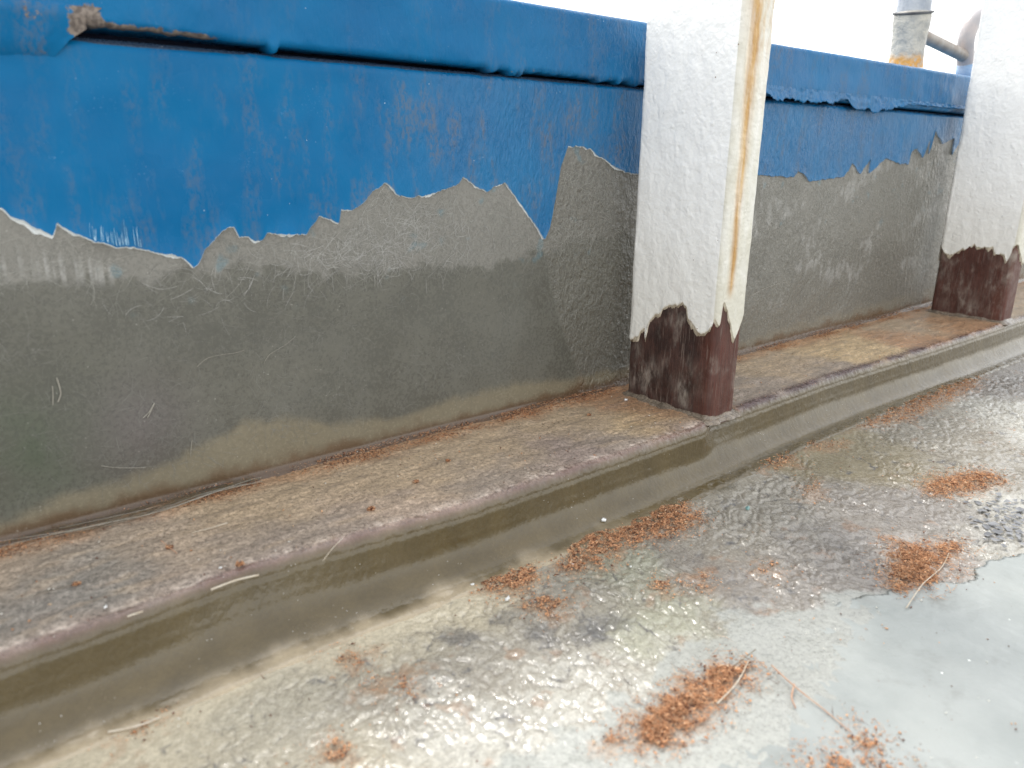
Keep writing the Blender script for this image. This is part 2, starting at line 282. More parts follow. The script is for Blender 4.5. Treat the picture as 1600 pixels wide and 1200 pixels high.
def laminate_mat(name, deck=False):
    """bare glass-fibre laminate: macro stains in 'tint', (roughness, relief, speckle) in 'prm'"""
    M = Mat(name)
    tint = M.attr('tint'); pr = M.sep(M.attr('prm'))
    n1 = M.noise(1300, 1); n2 = M.noise(380, 3, .65)
    v = M.math('ADD', M.math('MULTIPLY', M.ramp(n1, .3, .72, -.5, .5), .8), M.ramp(n2, .3, .7, -.45, .45))
    v = M.math('MULTIPLY', v, pr[2])
    f = M.math('ADD', 1.0, v)
    vec = M.n('ShaderNodeVectorMath', operation='SCALE'); M.put(vec.inputs[0], tint); M.put(vec.inputs['Scale'], f)
    col = vec.outputs[0]
    g = M.voro(300); thr = M.noise(50, 1)
    grit = M.math('MULTIPLY', M.ramp(g, .11, .05), M.ramp(thr, .56, .62))
    col = M.mix(M.math('MULTIPLY', grit, .8), col, (.62, .6, .55))
    grit2 = M.math('MULTIPLY', M.ramp(g, .12, .06), M.ramp(thr, .42, .36))
    col = M.mix(M.math('MULTIPLY', M.math('MULTIPLY', grit2, M.ramp(pr[2], .4, .6)), .35), col, (.07, .045, .03))
    rough = M.math('ADD', pr[0], M.ramp(n2, .3, .7, -.10, .10))
    h = M.math('ADD', M.math('MULTIPLY', n2, .16 if deck else .35), M.noise(230 if deck else 190, 2, .55, dist=.5, vec=None if deck else M.mapp((1, 1, .55))))
    b2 = M.bump(h, .0030, pr[1])
    return M.done(col, rough, b2, spec=.5)

def paint_blue():
    M = Mat('blue_gloss_paint')
    at = M.n('ShaderNodeAttribute', attribute_name='prm'); ex = M.sep(at.outputs['Color'])   # r: scuffs, g: relief, b: bare primer at the broken edge, alpha 0: bare filler
    bare = M.math('SUBTRACT', 1.0, at.outputs['Alpha'])
    st = M.noise(55, 4, .6, vec=M.mapp((1, 1, .28)))
    fine = M.noise(420, 3, .7, vec=M.mapp((1, 1, .5)))
    big = M.noise(14, 3)
    base = M.mix(M.ramp(big, .3, .7), (.0, .104, .262), (.001, .130, .305))
    sc = M.math('MULTIPLY', M.math('MULTIPLY', M.ramp(st, .46, .66), M.ramp(fine, .36, .62)), ex[0])
    col = M.mix(M.math('MULTIPLY', sc, .5), base, (.17, .15, .135))
    chalk = M.math('MULTIPLY', M.ramp(M.noise(700, 2), .62, .75), M.math('MULTIPLY', M.ramp(M.noise(35, 3), .5, .7), .25))
    col = M.mix(chalk, col, (.25, .4, .6))
    speck = M.math('MULTIPLY', M.ramp(M.voro(120), .045, .02), M.ramp(M.noise(40, 1), .52, .6))
    col = M.mix(speck, col, (.7, .74, .78))
    col = M.mix(ex[2], col, (.70, .74, .76))
    bn = M.noise(130, 4, .65)
    col = M.mix(M.ramp(M.math('ADD', bare, M.math('MULTIPLY', M.math('SUBTRACT', bn, .5), 1.5)), .45, .6), col, M.mix(M.ramp(M.noise(300, 3), .35, .65), (.11, .09, .08), (.24, .20, .17)))
    rough = M.math('ADD', M.math('MULTIPLY', sc, .25), M.ramp(big, .3, .7, .24, .36))
    b = M.bump(M.noise(230, 4, .62, vec=M.mapp((1, 1, .45), (0, .5, 0)), dist=.5), .0022, ex[1])
    return M.done(col, rough, b, spec=M.ramp(ex[1], .1, .9, .14, .42))

def paint_white():
    M = Mat('white_brushed_paint')
    ex = M.sep(M.attr('prm'))          # r: rust stain, g: yellowing and painted shade of narrow face, b: broken edge
    col = M.mix(M.ramp(M.noise(30, 4), .3, .7), (.83, .82, .795), (.87, .86, .835))
    col = M.mix(M.math('MULTIPLY', ex[1], .85), col, (.56, .53, .43))
    rn = M.noise(60, 4, .6, vec=M.mapp((3, 3, .35)))
    rust = M.mix(M.ramp(rn, .35, .65), (.56, .33, .09), (.40, .21, .055))
    col = M.mix(M.math('MULTIPLY', ex[0], M.ramp(rn, .1, .5, .75, 1)), col, rust)
    col = M.mix(M.math('MULTIPLY', ex[2], .6), col, (.52, .46, .35))
    sp = M.math('MULTIPLY', M.ramp(M.voro(75), .05, .03), M.ramp(M.noise(33, 1), .5, .55))
    col = M.mix(sp, col, (.22, .15, .10))
    lump = M.math('MULTIPLY', M.ramp(M.voro(95), .22, .05), M.ramp(M.noise(25, 1), .52, .62))
    h = M.math('ADD', M.math('MULTIPLY', M.noise(300, 2, .55), .42), M.math('ADD', M.noise(100, 2, .5, dist=.4), M.math('MULTIPLY', lump, .28)))
    b = M.bump(h, .0030, .38)
    return M.done(col, M.ramp(M.noise(20, 2), .3, .7, .30, .42), b, spec=.5)

def primer_brown():
    M = Mat('worn_maroon_primer')
    ex = M.sep(M.attr('prm'))          # r: wear (pale wood/dust), g: redness
    grain = M.noise(700, 4, .7, vec=M.mapp((1, 1, .06)))
    blot = M.noise(60, 4, .65)
    col = M.mix(M.ramp(blot, .35, .65), (.028, .016, .014), (.075, .036, .028))
    col = M.mix(ex[1], col, (.115, .034, .022))
    col = M.mix(M.ramp(grain, .35, .65, 0, .45), col, (.012, .008, .007))
    wear = M.math('MULTIPLY', M.ramp(M.noise(90, 5, .75, vec=M.mapp((1, 1, .4))), .38, .70), ex[0])
    col = M.mix(wear, col, (.30, .26, .22))
    scr = M.math('MULTIPLY', M.ramp(M.noise(420, 3, .65, vec=M.mapp((1, 1, .07))), .56, .70), .5)
    col = M.mix(scr, col, (.22, .17, .14))
    b = M.bump(grain, .0008, .7)
    b = M.bump(blot, .002, .4, b)
    return M.done(col, M.ramp(blot, .3, .7, .38, .6), b, spec=.4)

def debris_mat(name, rough=.85):
    M = Mat(name)
    return M.done(M.attr('tint'), rough, spec=.2)

def simple(name, a, b, scale, rough, bscale=300, bdist=.001, bs=.5, metal=0.):
    M = Mat(name)
    col = M.mix(M.ramp(M.noise(scale, 4, .6), .35, .65), a, b)
    return M.done(col, rough, M.bump(M.noise(bscale, 3), bdist, bs), metal=metal)

LAM = laminate_mat('glass_fibre_laminate')
LAMD = laminate_mat('deck_laminate', True)
BLUE = paint_blue(); WHITE = paint_white(); PRIMER = primer_brown()
DEB = debris_mat('red_wood_dust'); STR = debris_mat('fibre_strands', .5)
DARK = simple('dark_slot_shade', (.006, .008, .03), (.01, .012, .03), 40, .8)  # near-black navy stands in for the shade inside the slot
FILL = simple('grey_brown_filler', (.10, .085, .08), (.19, .16, .14), 160, .7, 200, .003, .8)
CREAM = simple('old_cream_coat', (.36, .30, .22), (.60, .54, .43), 110, .55, 250, .001, .5)
FLAKE = simple('paint_flake_white', (.72, .72, .70), (.8, .8, .78), 60, .5)

# ------------------------------------------------------------------ water and hull outside
def water():
    M = Mat('sea_water')
    m = M.done((.02, .045, .05), .12, M.bump(M.noise(1.2, 5), .25, .6), spec=.5)
    P = np.array([[(-6000, .6, -1.3), (-6000, 9000, -1.3)], [(6000, .6, -1.3), (6000, 9000, -1.3)]], float)
    P[:, 0, 1] = -6000
    tag(grid('water', P, m), kind='structure')
water()

# ------------------------------------------------------------------ deck
front_c = curve([(a, b) for a, b in T['front_edge']])
def front_y(x):
    """front edge of the ledge; it steps back behind the first post"""
    k = np.linspace(-.03, .03, 13)
    left = np.mean([np.interp(np.minimum(x + d, .28), *np.array(sorted(T['front_edge'])).T) for d in k], 0)
    right = np.mean([np.interp(np.maximum(x + d, .355), *np.array(sorted(T['front_edge'])).T) for d in k], 0)
    left = np.maximum(left, -.1255)
    return left + (right - left) * ss(.285, .312, x)
_bx = np.linspace(-.6, 1.6, 600)
_by = np.convolve(np.pad(front_y(_bx), 25, mode='edge'), np.ones(51) / 51, 'valid') - .0015
def base_y(x): return np.interp(x, _bx, _by)
deck_edge_c = curve(T['deck_paint'])
def deck_edge(x):
    return deck_edge_c(x) + .0035 * fbm(x * 60, x * 0 + 3.3, 41, 5, .6)

XS = nonuni([(-4, -.6, .3), (-.6, -.27, .01), (-.27, .35, .0009), (.35, .7, .0014), (.7, 1.25, .0025), (1.25, 1.8, .02), (1.8, 6, .3)])
def inpoly(P, poly):
    x, y = P[:, 0], P[:, 1]; c = np.zeros(len(P), bool); poly = np.array(poly); j = len(poly) - 1
    for i in range(len(poly)):
        a, b = poly[i], poly[j]
        m = ((a[1] > y) != (b[1] > y)) & (x < (b[0] - a[0]) * (y - a[1]) / (b[1] - a[1] + 1e-15) + a[0])
        c ^= m; j = i
    return c
def edge_dist(P, poly):
    poly = np.array(poly); d = np.full(len(P), 9.)
    for i in range(len(poly)):
        a, b = poly[i - 1], poly[i]; ab = b - a
        t = np.clip(((P - a) @ ab) / (ab @ ab), 0, 1); d = np.minimum(d, np.linalg.norm(P - a - t[:, None] * ab, axis=1))
    return d
FILLET = (.085, .070, .037)
def build_deck():
    d = nonuni([(.004, .024, .004), (.024, .30, .0010), (.30, .5, .01), (.5, 3.2, .3)])
    z = np.zeros(len(d))
    X, Dd = np.meshgrid(XS, d, indexing='ij'); Z = np.broadcast_to(z, X.shape) - H
    fy = base_y(XS)[:, None]
    Y = fy - .0018 - Dd
    flat = ss(.012, .05, Dd)
    inside = ss(.004, -.004, Y - deck_edge(XS)[:, None] - .03 * ss(.25, .13, X) + .02 * fbm(X * 30, Y * 30, 17, 4) * ss(.27, .15, X))       # under the deck paint
    # wrinkled resin: domain-warped creases
    wx = X + .006 * fbm(X * 45, Y * 45, 3, 3); wy = Y + .006 * fbm(X * 45, Y * 45, 9, 3)
    c, s = math.cos(-.9), math.sin(-.9)
    a, b = wx * c - wy * s, wx * s + wy * c
    n_a, n_b = np.abs(pn(a * 70, b * 130, 21)), np.abs(pn(a * 130 + 9, b * 230, 22))
    cre = -1 + 2.6 * n_a ** .8          # rounded pads
    cre2 = -1 + 2.6 * n_b ** .8
    valley = np.clip(ss(.16, .0, n_a) + .5 * ss(.14, .0, n_b), 0, 1)
    zone = np.clip(.75 + .8 * fbm(X * 14, Y * 14, 31, 3), .3, 1.3)
    zone = zone * (.5 + .5 * ss(.0, .10, X + .16)) * (1 + .45 * ss(.08, .3, X))
    Z = Z + flat * (1 - .75 * inside) * zone * (.00062 * cre + .00032 * cre2) + .0012 * flat * fbm(X * 22, Y * 22, 5, 3)
    Y = Y + (1 - flat) * .0006 * fbm(X * 60, Dd * 60, 12, 3)
    P = np.stack([X, Y, Z], -1)
    tint = spots(T['deck_spots'], X, Y, .026, 77)
    # resin runs paler on the crests, dirt sits in the creases
    dirt = valley * np.clip(zone, 0, 1) * (1 - inside)
    tint = mix(tint, (.15, .13, .105), .42 * dirt * flat)
    pale = np.clip(cre2 - .55, 0, 1) * 2 * zone
    tint = mix(tint, (.50, .47, .42), .25 * np.clip(pale, 0, 1) * flat)
    tint = mix(tint, FILLET, ss(.034, .018, Dd + .007 * fbm(X * 30, Dd * 0, 55)) * ss(.0, .25, X))    # resin fillet
    for (dx, dy, rx, ry) in T['stains']:
        g = np.exp(-((X - dx) / rx) ** 2 - ((Y - dy) / ry) ** 2)
        mk = ss(.25, .95, g + .4 * fbm(X * 55, Y * 55, 71, 4, .65) + .25 * valley)
        tint = mix(tint, (.11, .112, .12), .5 * mk * flat)
    rustn = fbm(X * 38, Y * 38, 91, 5, .62)
    tint = mix(tint, (.30, .18, .11), .4 * ss(.6, .95, rustn) * flat * (1 - inside))
    tint = mix(tint, (.34, .36, .35), inside * .9)
    rough = .235 + .08 * fbm(X * 18, Y * 18, 61, 3) + .10 * inside
    rough = np.where(Dd < .03, .30, rough)
    rel = .08 + .22 * flat * zone * (1 - .7 * inside)
    prm = np.stack([np.clip(rough, .14, .7), np.clip(rel, 0, 1), .12 + .16 * flat], -1)
    for nm in [k for k in T if k.startswith('pile_')]:      # fine dust lying around each heap
        pl = np.array(T[nm]); lo, hi = pl.min(0) - .02, pl.max(0) + .02
        sel = (X > lo[0]) & (X < hi[0]) & (Y > lo[1]) & (Y < hi[1])
        q = np.stack([X[sel], Y[sel]], -1); sdq = edge_dist(q, pl); sdq = np.where(inpoly(q, pl), sdq, -sdq)
        mk = ss(-.009, .004, sdq + .012 * fbm(q[:, 0] * 70, q[:, 1] * 70, 72, 4, .65))
        tint[sel] = mix(tint[sel], (.36, .23, .14), .4 * mk)
    tint[..., 0] *= 1.04; tint[..., 2] *= .94
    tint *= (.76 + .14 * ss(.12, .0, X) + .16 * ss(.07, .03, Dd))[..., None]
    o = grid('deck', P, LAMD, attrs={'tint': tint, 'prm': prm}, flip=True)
    tag(o, kind='structure')
    return o
deck = build_deck()

def build_deck_paint():
    M = Mat('pale_grey_deck_paint')
    col = M.mix(M.ramp(M.noise(22, 4), .3, .7), (.235, .252, .240), (.285, .300, .285))
    sm = M.math('MULTIPLY', M.ramp(M.noise(40, 5, .65), .54, .72), .45)
    col = M.mix(sm, col, (.17, .175, .16))
    sp = M.math('MULTIPLY', M.ramp(M.voro(210), .11, .06), M.ramp(M.noise(48, 2), .52, .6))
    col = M.mix(sp, col, (.16, .12, .10))
    wsp = M.math('MULTIPLY', M.ramp(M.voro(90, vec=M.mapp((1, 1, 1), (1, 1, 0))), .07, .04), M.ramp(M.noise(30, 2), .5, .56))
    col = M.mix(wsp, col, (.8, .8, .78))
    b = M.bump(M.noise(150, 4, .6), .002, .28); b = M.bump(M.noise(25, 3), .006, .35, b)
    m = M.done(col, M.ramp(M.noise(30, 3), .3, .7, .3, .5), b, spec=.5)
    xs = nonuni([(-.4, -.1, .01), (-.1, .45, .0008), (.45, 1.2, .01), (1.2, 3.5, .3)])
    e = deck_edge(xs)
    v = np.concatenate([[0, .0001], np.linspace(.001, 1, 90) ** 1.6])
    X, V = np.meshgrid(xs, v, indexing='ij'); E = e[:, None]
    Y = E - V * (3.0 + E)
    curl = .0006 * np.clip(fbm(xs * 50, xs * 0, 8)[:, None] + .2, 0, 1) * np.exp(-(E - Y) / .004)
    Z = -H + .0008 + curl + .0010 * fbm(X * 22, Y * 22, 5, 3) + .0003 * fbm(X * 90, Y * 90, 15, 2)
    fade = ss(.25, .13, X) * np.exp(-np.clip(E - Y, 0, 1) / .035)
    Z -= .0021 * fade + .0006 * ss(.27, .15, X) * fbm(X * 40, Y * 40, 16, 3) * np.exp(-np.clip(E - Y, 0, 1) / .05)
    Z[:, 0] = -H - .004
    o = grid('paint_layer', np.stack([X, Y, Z], -1), m, deck, flip=True)
    o['label'] = 'pale grey deck paint with a broken ragged edge'
build_deck_paint()

# ------------------------------------------------------------------ ledge
def build_ledge():
    r = .008; R = .022
    ang = np.linspace(0, np.pi / 2, 12)
    top = nonuni([(-.02, .105, .0011)]); top = top[top < D - r - .001]
    fa = np.linspace(0, np.pi / 2, 22)
    zf = np.array([.009, .011, .013, .015, .017, .019])
    d = np.concatenate([top, D - r + r * np.sin(ang), D + zf * .08, D + .0018 + R - R * np.cos(fa), D + .0018 + R + np.array([.002, .004, .006, .007])])
    z = np.concatenate([0 * top, -r + r * np.cos(ang), -zf, -H + R - R * np.sin(fa) + .0016, -H + np.array([.0014, .0008, -.0008, -.004])])
    xs = XS
    X, Q = np.meshgrid(xs, d, indexing='ij'); Z = np.broadcast_to(z, X.shape).copy()
    Y = np.where(Q < D, -Q * (np.abs(front_y(xs)) / D)[:, None], (front_y(xs)[:, None] + (base_y(xs) - front_y(xs))[:, None] * ss(-.005, -.034, Z)) - (Q - D))
    top_m = ss(D - .001, D - .008, Q)
    edge_m = np.exp(-((Q - (D - .003)) / .0042) ** 2) * ss(D + .004, D + .001, Q)
    fil = ss(D + .001, D + .004, Q)
    Z += top_m * (.0009 * fbm(X * 25, Y * 60, 33, 4) + .00035 * fbm(X * 160, Y * 160, 35, 3))
    bead = edge_m * (.0011 * fbm(X * 70, X * 0, 36, 4) + .0006 * fbm(X * 260, Y * 260, 37, 2))
    Z += bead * .8
    Y -= (fil + .5 * edge_m) * (.0005 * fbm(X * 16, Z * 22, 38, 2) + .00006 * fbm(X * 90, Z * 60, 39, 2))
    # shallow trough where the resin meets each post
    Z += (Q > D + .0215) * .0011 * fbm(X * 45, X * 0 + 3, 59, 4, .6)
    tint = spots(T['ledge_spots'], X, Y, .026, 13)
    st = fbm(X * 28, Y * 120, 43, 4, .6)
    tint = mix(tint, (.16, .14, .125), .35 * ss(.1, .7, st) * top_m)
    tint = mix(tint, (.38, .30, .21), .22 * ss(.15, .8, fbm(X * 30 + 5, Y * 110, 44, 4)) * top_m)
    dust = ss(.030, .010, Q + .010 * fbm(X * 30, Y * 30, 46, 4))
    tint = mix(tint, (.28, .165, .095), .5 * dust)
    side = ss(D - .004, D + .0005, Q)
    edr = np.exp(-((Q - (D - .005)) / .006) ** 2) * ss(D + .004, D + .001, Q) * ss(.335, .345, X) * ss(1.0, .6, X)
    ed = np.maximum(edge_m, 1.3 * edr) * (.75 + .5 * fbm(X * 25, X * 0 + 2, 47, 3))
    tint = mix(tint, np.where((X > .33)[..., None], (.060, .036, .036), (.150, .105, .097)), np.clip(ed, 0, 1))
    wl = np.exp(-((Q - (D - .0075 + .0015 * fbm(X * 60, X * 0, 57, 3))) / .0013) ** 2) * np.clip(.35 + .9 * fbm(X * 45, X * 0 + 1, 48, 4, .7), 0, 1) * ss(.33, .28, X)
    tint = mix(tint, (.58, .54, .51), np.clip(.65 * wl, 0, 1))
    tint = mix(tint, np.array(FILLET), side)
    tint = mix(tint, (.36, .325, .25), .9 * ss(D + .013, D + .026, Q + .006 * fbm(X * 30, X * 0, 55)) * ss(.3, .0, X))
    tint = np.clip(tint * (1 + .15 * fbm(X * 40, Q * 90, 58, 3))[..., None], .01, 1)
    tint = tint * (1 + .18 * top_m)[..., None]; tint[..., 0] *= 1.10; tint[..., 2] *= .89
    rough = .40 - .26 * side - .22 * edge_m - .1 * edr + .1 * fbm(X * 20, Y * 40, 49, 3)
    prm = np.stack([np.clip(rough, .14, .7), .13 + .10 * top_m + .30 * edge_m, .12 + .58 * top_m], -1)
    o = grid('ledge', np.stack([X, Y, Z], -1), LAM, attrs={'tint': tint, 'prm': prm}, flip=True)
    tag(o, 'resin-coated ledge running along the foot of the blue bulwark, under both posts', 'ledge')
    return o
LEDGE = build_ledge()

# ------------------------------------------------------------------ bulwark
bulwark = empty('bulwark', (0, 0, 0))
tag(bulwark, 'low boat bulwark, blue paint peeling from bare grey fibreglass, with a rail cap', 'bulwark')
band_c, foot_c = curve(T['light_band']), curve(T['resin_foot'])
seam = np.array(sorted([(b, a) for a, b in T['seam']]))
def wall_y(X, Z):
    r = .006
    t = np.clip((r - Z) / r, 0, 1)
    f = r * (1 - np.sqrt(np.clip(1 - t * t, 0, 1))) * .75
    return -f + .0015 * fbm(X * 7, Z * 7, 101, 3) - .0008 * ss(-.002, .004, X - np.interp(Z, seam[:, 0], seam[:, 1])) * ss(.152, .128, Z) * ss(.45, .38, X)
def build_wall():
    xs = nonuni([(-4, -.5, .3), (-.5, -.25, .02), (-.25, .4, .0012), (.4, .8, .002), (.8, 1.4, .004), (1.4, 6, .3)])
    zs = nonuni([(-.004, .03, .0008), (.03, .23, .0014), (.23, ZW - .006, .006)])
    # rounded top edge going back into the slot
    ang = np.linspace(0, np.pi / 2, 6); r = .005
    zz = np.concatenate([zs, ZW - r + r * np.sin(ang[1:]), [ZW, ZW]])
    yy = np.concatenate([0 * zs, r - r * np.cos(ang[1:]), [.02, .045]])
    X, Z = np.meshgrid(xs, zz, indexing='ij')
    Y = wall_y(X, Z) + yy
    c = np.zeros(X.shape + (3,)) + np.array((.112, .108, .088))
    n = fbm(X * 22, Z * 22, 111, 5, .6)
    c = c * (1 + .13 * n)[..., None]
    lb = ss(-.003, .004, Z - band_c(X) + .007 * fbm(X * 60, Z * 60, 112, 4, .6)) * ss(.40, .33, X)
    c = mix(c, (.205, .195, .172), .9 * lb)
    # pale vertical scrape marks near the left end, under the paint
    scr = ss(.1, .5, pn(X * 420, Z * 12, 113)) * ss(-.105, -.125, X) * ss(.012, .0, np.abs(Z - .156 + .15 * (X + .16)))
    c = mix(c, (.42, .41, .39), .7 * scr)
    gr = np.exp(-(((X + .17) / .045) ** 2 + ((Z - .055) / .035) ** 2)) * (1 + .6 * n)
    c = mix(c, (.062, .078, .048), np.clip(.65 * gr, 0, 1))
    mv = np.exp(-(((X + .115) / .03) ** 2 + ((Z - .055) / .03) ** 2))
    c = mix(c, (.135, .115, .115), .6 * mv)
    rf = ss(.006, -.004, Z - foot_c(X) + .004 * fbm(X * 35, Z * 35, 114, 3))
    c = mix(c, (.205, .178, .122), .9 * rf)
    seam_m = ss(-.003, .003, X - np.interp(Z, seam[:, 0], seam[:, 1])) * ss(.23, .2, Z)
    c = mix(c, (.15, .14, .115), .5 * seam_m * (1 - rf))
    right = ss(.42, .5, X)
    c = mix(c, (.185, .175, .15), .6 * right)
    wh = right * ss(.15, .6, fbm(X * 9, Z * 16, 116, 4) + .5 * fbm(X * 120, Z * 50, 117, 3) - .1) * ss(.03, .07, Z)
    c = mix(c, (.40, .39, .37), .38 * wh)
    du = ss(.016, .004, Z + .006 * fbm(X * 40, Z * 40, 119, 4))
    c = mix(c, (.12, .075, .042), .85 * du)
    c = mix(c, (.085, .05, .028), .8 * ss(.008, .003, Z))
    bl = ss(.62, .9, fbm(X * 50, Z * 50, 120, 3)) * ss(-.03, 0, Z - band_c(X))
    c = mix(c, (.10, .20, .24), .45 * bl)
    rel = .05 + .95 * seam_m * ss(.5, .3, X) + .35 * right + .06 * lb
    rough = .29 - .10 * seam_m + .1 * n - .1 * rf
    prm = np.stack([np.clip(rough, .2, .7), np.clip(rel, 0, 1), .27 - .12 * rf], -1)
    c *= .95
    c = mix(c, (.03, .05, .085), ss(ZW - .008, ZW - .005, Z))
    o = grid('wall_panel', np.stack([X, Y, Z], -1), LAM, bulwark, attrs={'tint': c, 'prm': prm}, flip=False)
    o['label'] = 'bare grey fibreglass wall with pale fibres'
build_wall()

pe_c = curve(T['paint_edge'])
def paint_edge(x):
    return pe_c(x) + .0011 * fbm(x * 150, x * 0 + .5, 201, 4, .6) * ss(-.3, -.1, x)
def build_blue():
    xs = nonuni([(-1.2, -.3, .02), (-.3, .40, .0007), (.40, 1.05, .0011), (1.05, 3, .03)])
    e = paint_edge(xs)
    v = np.concatenate([[0, 0, .003, .008, .015, .025, .04, .06, .085], np.linspace(.11, 1, 34)])
    X, V = np.meshgrid(xs, v, indexing='ij'); E = e[:, None]
    Zt = ZW - .0012
    Z = E + V * (Zt - E)
    d = Z - E
    lift = np.clip(fbm(xs * 45, xs * 0 + 7, 202, 4) + .35, 0, 1.2)[:, None] * (.35 + .65 * ss(.12, -.05, X))
    Y = wall_y(X, Z) - .0013 - .0028 * lift * np.exp(-d / .0040) - .0005 * fbm(X * 30, Z * 20, 203, 3) * ss(0, .02, d)
    # paint rounds over into the slot
    Y = Y + .0045 * ss(ZW - .006, ZW, Z) ** 2
    Y[:, 0] = wall_y(X[:, 0], Z[:, 0]) + .0006
    scuff = .35 + .9 * ss(-.25, .35, X) + .4 * fbm(X * 8, Z * 5, 204, 2)
    scuff = scuff * (1 - .5 * ss(.5, .6, X))
    rel = .12 + .75 * ss(.0, .2, X) + .2 * ss(.45, .6, X)
    prm = np.stack([np.clip(scuff, 0, 1), np.clip(rel, 0, 1), np.zeros(X.shape)], -1)
    prm[:, 0, 2] = 1
    prm[:, 1, 2] = (.35 + .6 * ss(.2, .6, lift[:, 0])) * ss(.45, .35, xs)
    o = grid('blue_paint', np.stack([X, Y, Z], -1), BLUE, bulwark, attrs={'prm': prm}, flip=False)
    o['label'] = 'glossy blue paint peeling along a jagged lower edge'
    # pale primer showing just below the broken edge
    m = simple('white_undercoat', (.62, .66, .68), (.74, .76, .76), 200, .4)
    xs2 = nonuni([(-.3, .33, .0007)])
    e2 = paint_edge(xs2)
    wdt = (.0009 + .0040 * np.clip(fbm(xs2 * 55, xs2 * 0 + 1, 206, 4) - .05, 0, 1)) * (.65 + .35 * ss(.0, -.1, xs2)) + .0028 * np.exp(-((xs2 + .152) / .010) ** 2)
    rows = np.array([-.002, 0, .6, 1.0])
    P = np.zeros((len(xs2), 4, 3))
    P[:, :, 0] = xs2[:, None]
    P[:, 0, 2] = e2 + .0016; P[:, 1, 2] = e2; P[:, 2, 2] = e2 - .6 * wdt; P[:, 3, 2] = e2 - wdt
    P[:, :, 1] = wall_y(P[:, :, 0], P[:, :, 2]) - .0004
    P[:, 3, 1] += .0008
    u = grid('undercoat', P, m, o)
build_blue()
def build_scratches():
    m = simple('scratched_paint', (.12, .30, .46), (.32, .48, .60), 300, .5)
    paths, wd = [], []
    for i in range(34):
        x = rng.uniform(-.126, -.100); z0 = paint_edge(np.array([x]))[0] + .001; L = rng.uniform(.003, .010) * (1 + .5 * (x > -.108))
        t = np.linspace(0, 1, 8); px = x + .0002 * np.sin(t * 3 + i) + (.0006 + rng.normal(0, .0003)) * t; pz = z0 + L * t
        paths.append(np.stack([px, wall_y(px, pz) - .0022 - .0027 * np.exp(-(pz - z0) / .0040), pz], -1)); wd.append(rng.uniform(.00012, .0003))
    V, F, C = ribbons(paths, wd, [(1, 1, 1)] * len(paths), np.array([0, -1., 0]))
    o = link('scratch_marks', raw_mesh('scratch_marks', V, F), m, bulwark)
    o['kind'] = 'stuff'

def build_cap():
    xs = nonuni([(-4, -.4, .2), (-.4, .45, .0016), (.45, 1.3, .003), (1.3, 6, .2)])
    r = .005; r2 = .004
    a = np.linspace(0, np.pi / 2, 8)
    y, z = [.045, .02, .008], [ZC0, ZC0, ZC0]
    y += list(-.0065 + r2 - r2 * np.sin(a)); z += list(ZC0 + r2 - r2 * np.cos(a))
    zz = np.linspace(ZC0 + r2 + .002, ZC1 - r - .002, 10)
    y += [-.0065] * 10; z += list(zz)
    y += list(-.0065 + r - r * np.cos(a)); z += list(ZC1 - r + r * np.sin(a))
    y += [.02, .06, .104, .108, .108, .100, .055]; z += [ZC1 + .0005, ZC1 + .0005, ZC1, ZC1 - .004, ZC0 + .004, ZC0, ZC0]
    y, z = np.array(y), np.array(z)
    n = len(y)
    X = np.repeat(xs[:, None], n, 1); Y = np.repeat(y[None], len(xs), 0).copy(); Z = np.repeat(z[None], len(xs), 0).copy()
    low = np.exp(-((Z - ZC0) / .006) ** 2) * (Y < .01)
    rag = .0012 * np.clip(fbm(xs * 60, xs * 0, 301, 4, .6), -.6, 1) * ss(.08, .2, xs)
    drips = [(-.0115, .0040, .0030), (.156, .0022, .005), (.176, .0035, .004), (.183, .003, .002), (.272, .002, .006), (.292, .0028, .003), (.312, .0026, .006)]
    for cx, dp, wd in drips: rag = rag + dp * np.exp(-((xs - cx) / wd) ** 4)
    Z -= low * (rag + .0017 * ss(-.10, .28, xs))[:, None]
    Y -= low * .12 * rag[:, None]
    Y += (Y < .0) * (.0010 * fbm(X * 14, Z * 30, 302, 4))
    # gouged lower edge at the left, where filler shows
    gz = ss(-.135, -.11, X) * ss(-.03, -.07, X)
    Z += low * gz * .0015 * (1 + fbm(X * 80, Z * 0, 303, 3))
    scuff = .25 + .5 * ss(.1, .4, X)
    bare = np.exp(-((Z - ZC0) / .0045) ** 2) * (Y < 0) * (ss(-.118, -.11, X) * ss(-.03, -.06, X) + .35 * ss(.1, .2, X) * ss(.33, .31, X)) + .9 * np.exp(-((X + .113) / .010) ** 2 - ((Z - ZC0 - .006) / .008) ** 2)
    prm = np.stack([scuff, .26 + .34 * ss(.1, .3, X) * ss(.5, .4, X), 0 * X, 1 - np.clip(.85 * bare, 0, .9)], -1)
    o = grid('cap_rail', np.stack([X, Y, Z], -1), BLUE, bulwark, attrs={'prm': prm}, flip=True)
    # added backing: stops light leaking through the slot, its dark colour paints the shade
    P = []
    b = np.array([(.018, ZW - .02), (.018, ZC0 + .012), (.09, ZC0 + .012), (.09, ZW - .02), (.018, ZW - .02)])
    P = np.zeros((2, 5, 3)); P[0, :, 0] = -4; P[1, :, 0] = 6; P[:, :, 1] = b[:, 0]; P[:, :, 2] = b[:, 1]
    grid('slot_backing', P, DARK, bulwark, flip=True)
    # outer skin of the hull
    P = np.zeros((2, 4, 3)); P[0, :, 0] = -4; P[1, :, 0] = 6
    P[:, :, 1] = [.0915, .0915, .06, -.25]; P[:, :, 2] = [ZC0 - .001, 0, -.5, -1.6]
    pr = np.zeros((2, 4, 3)); pr[..., 0] = .3; pr[..., 1] = .1
    grid('hull_side', P, BLUE, bulwark, attrs={'prm': pr}, flip=False)
build_cap()

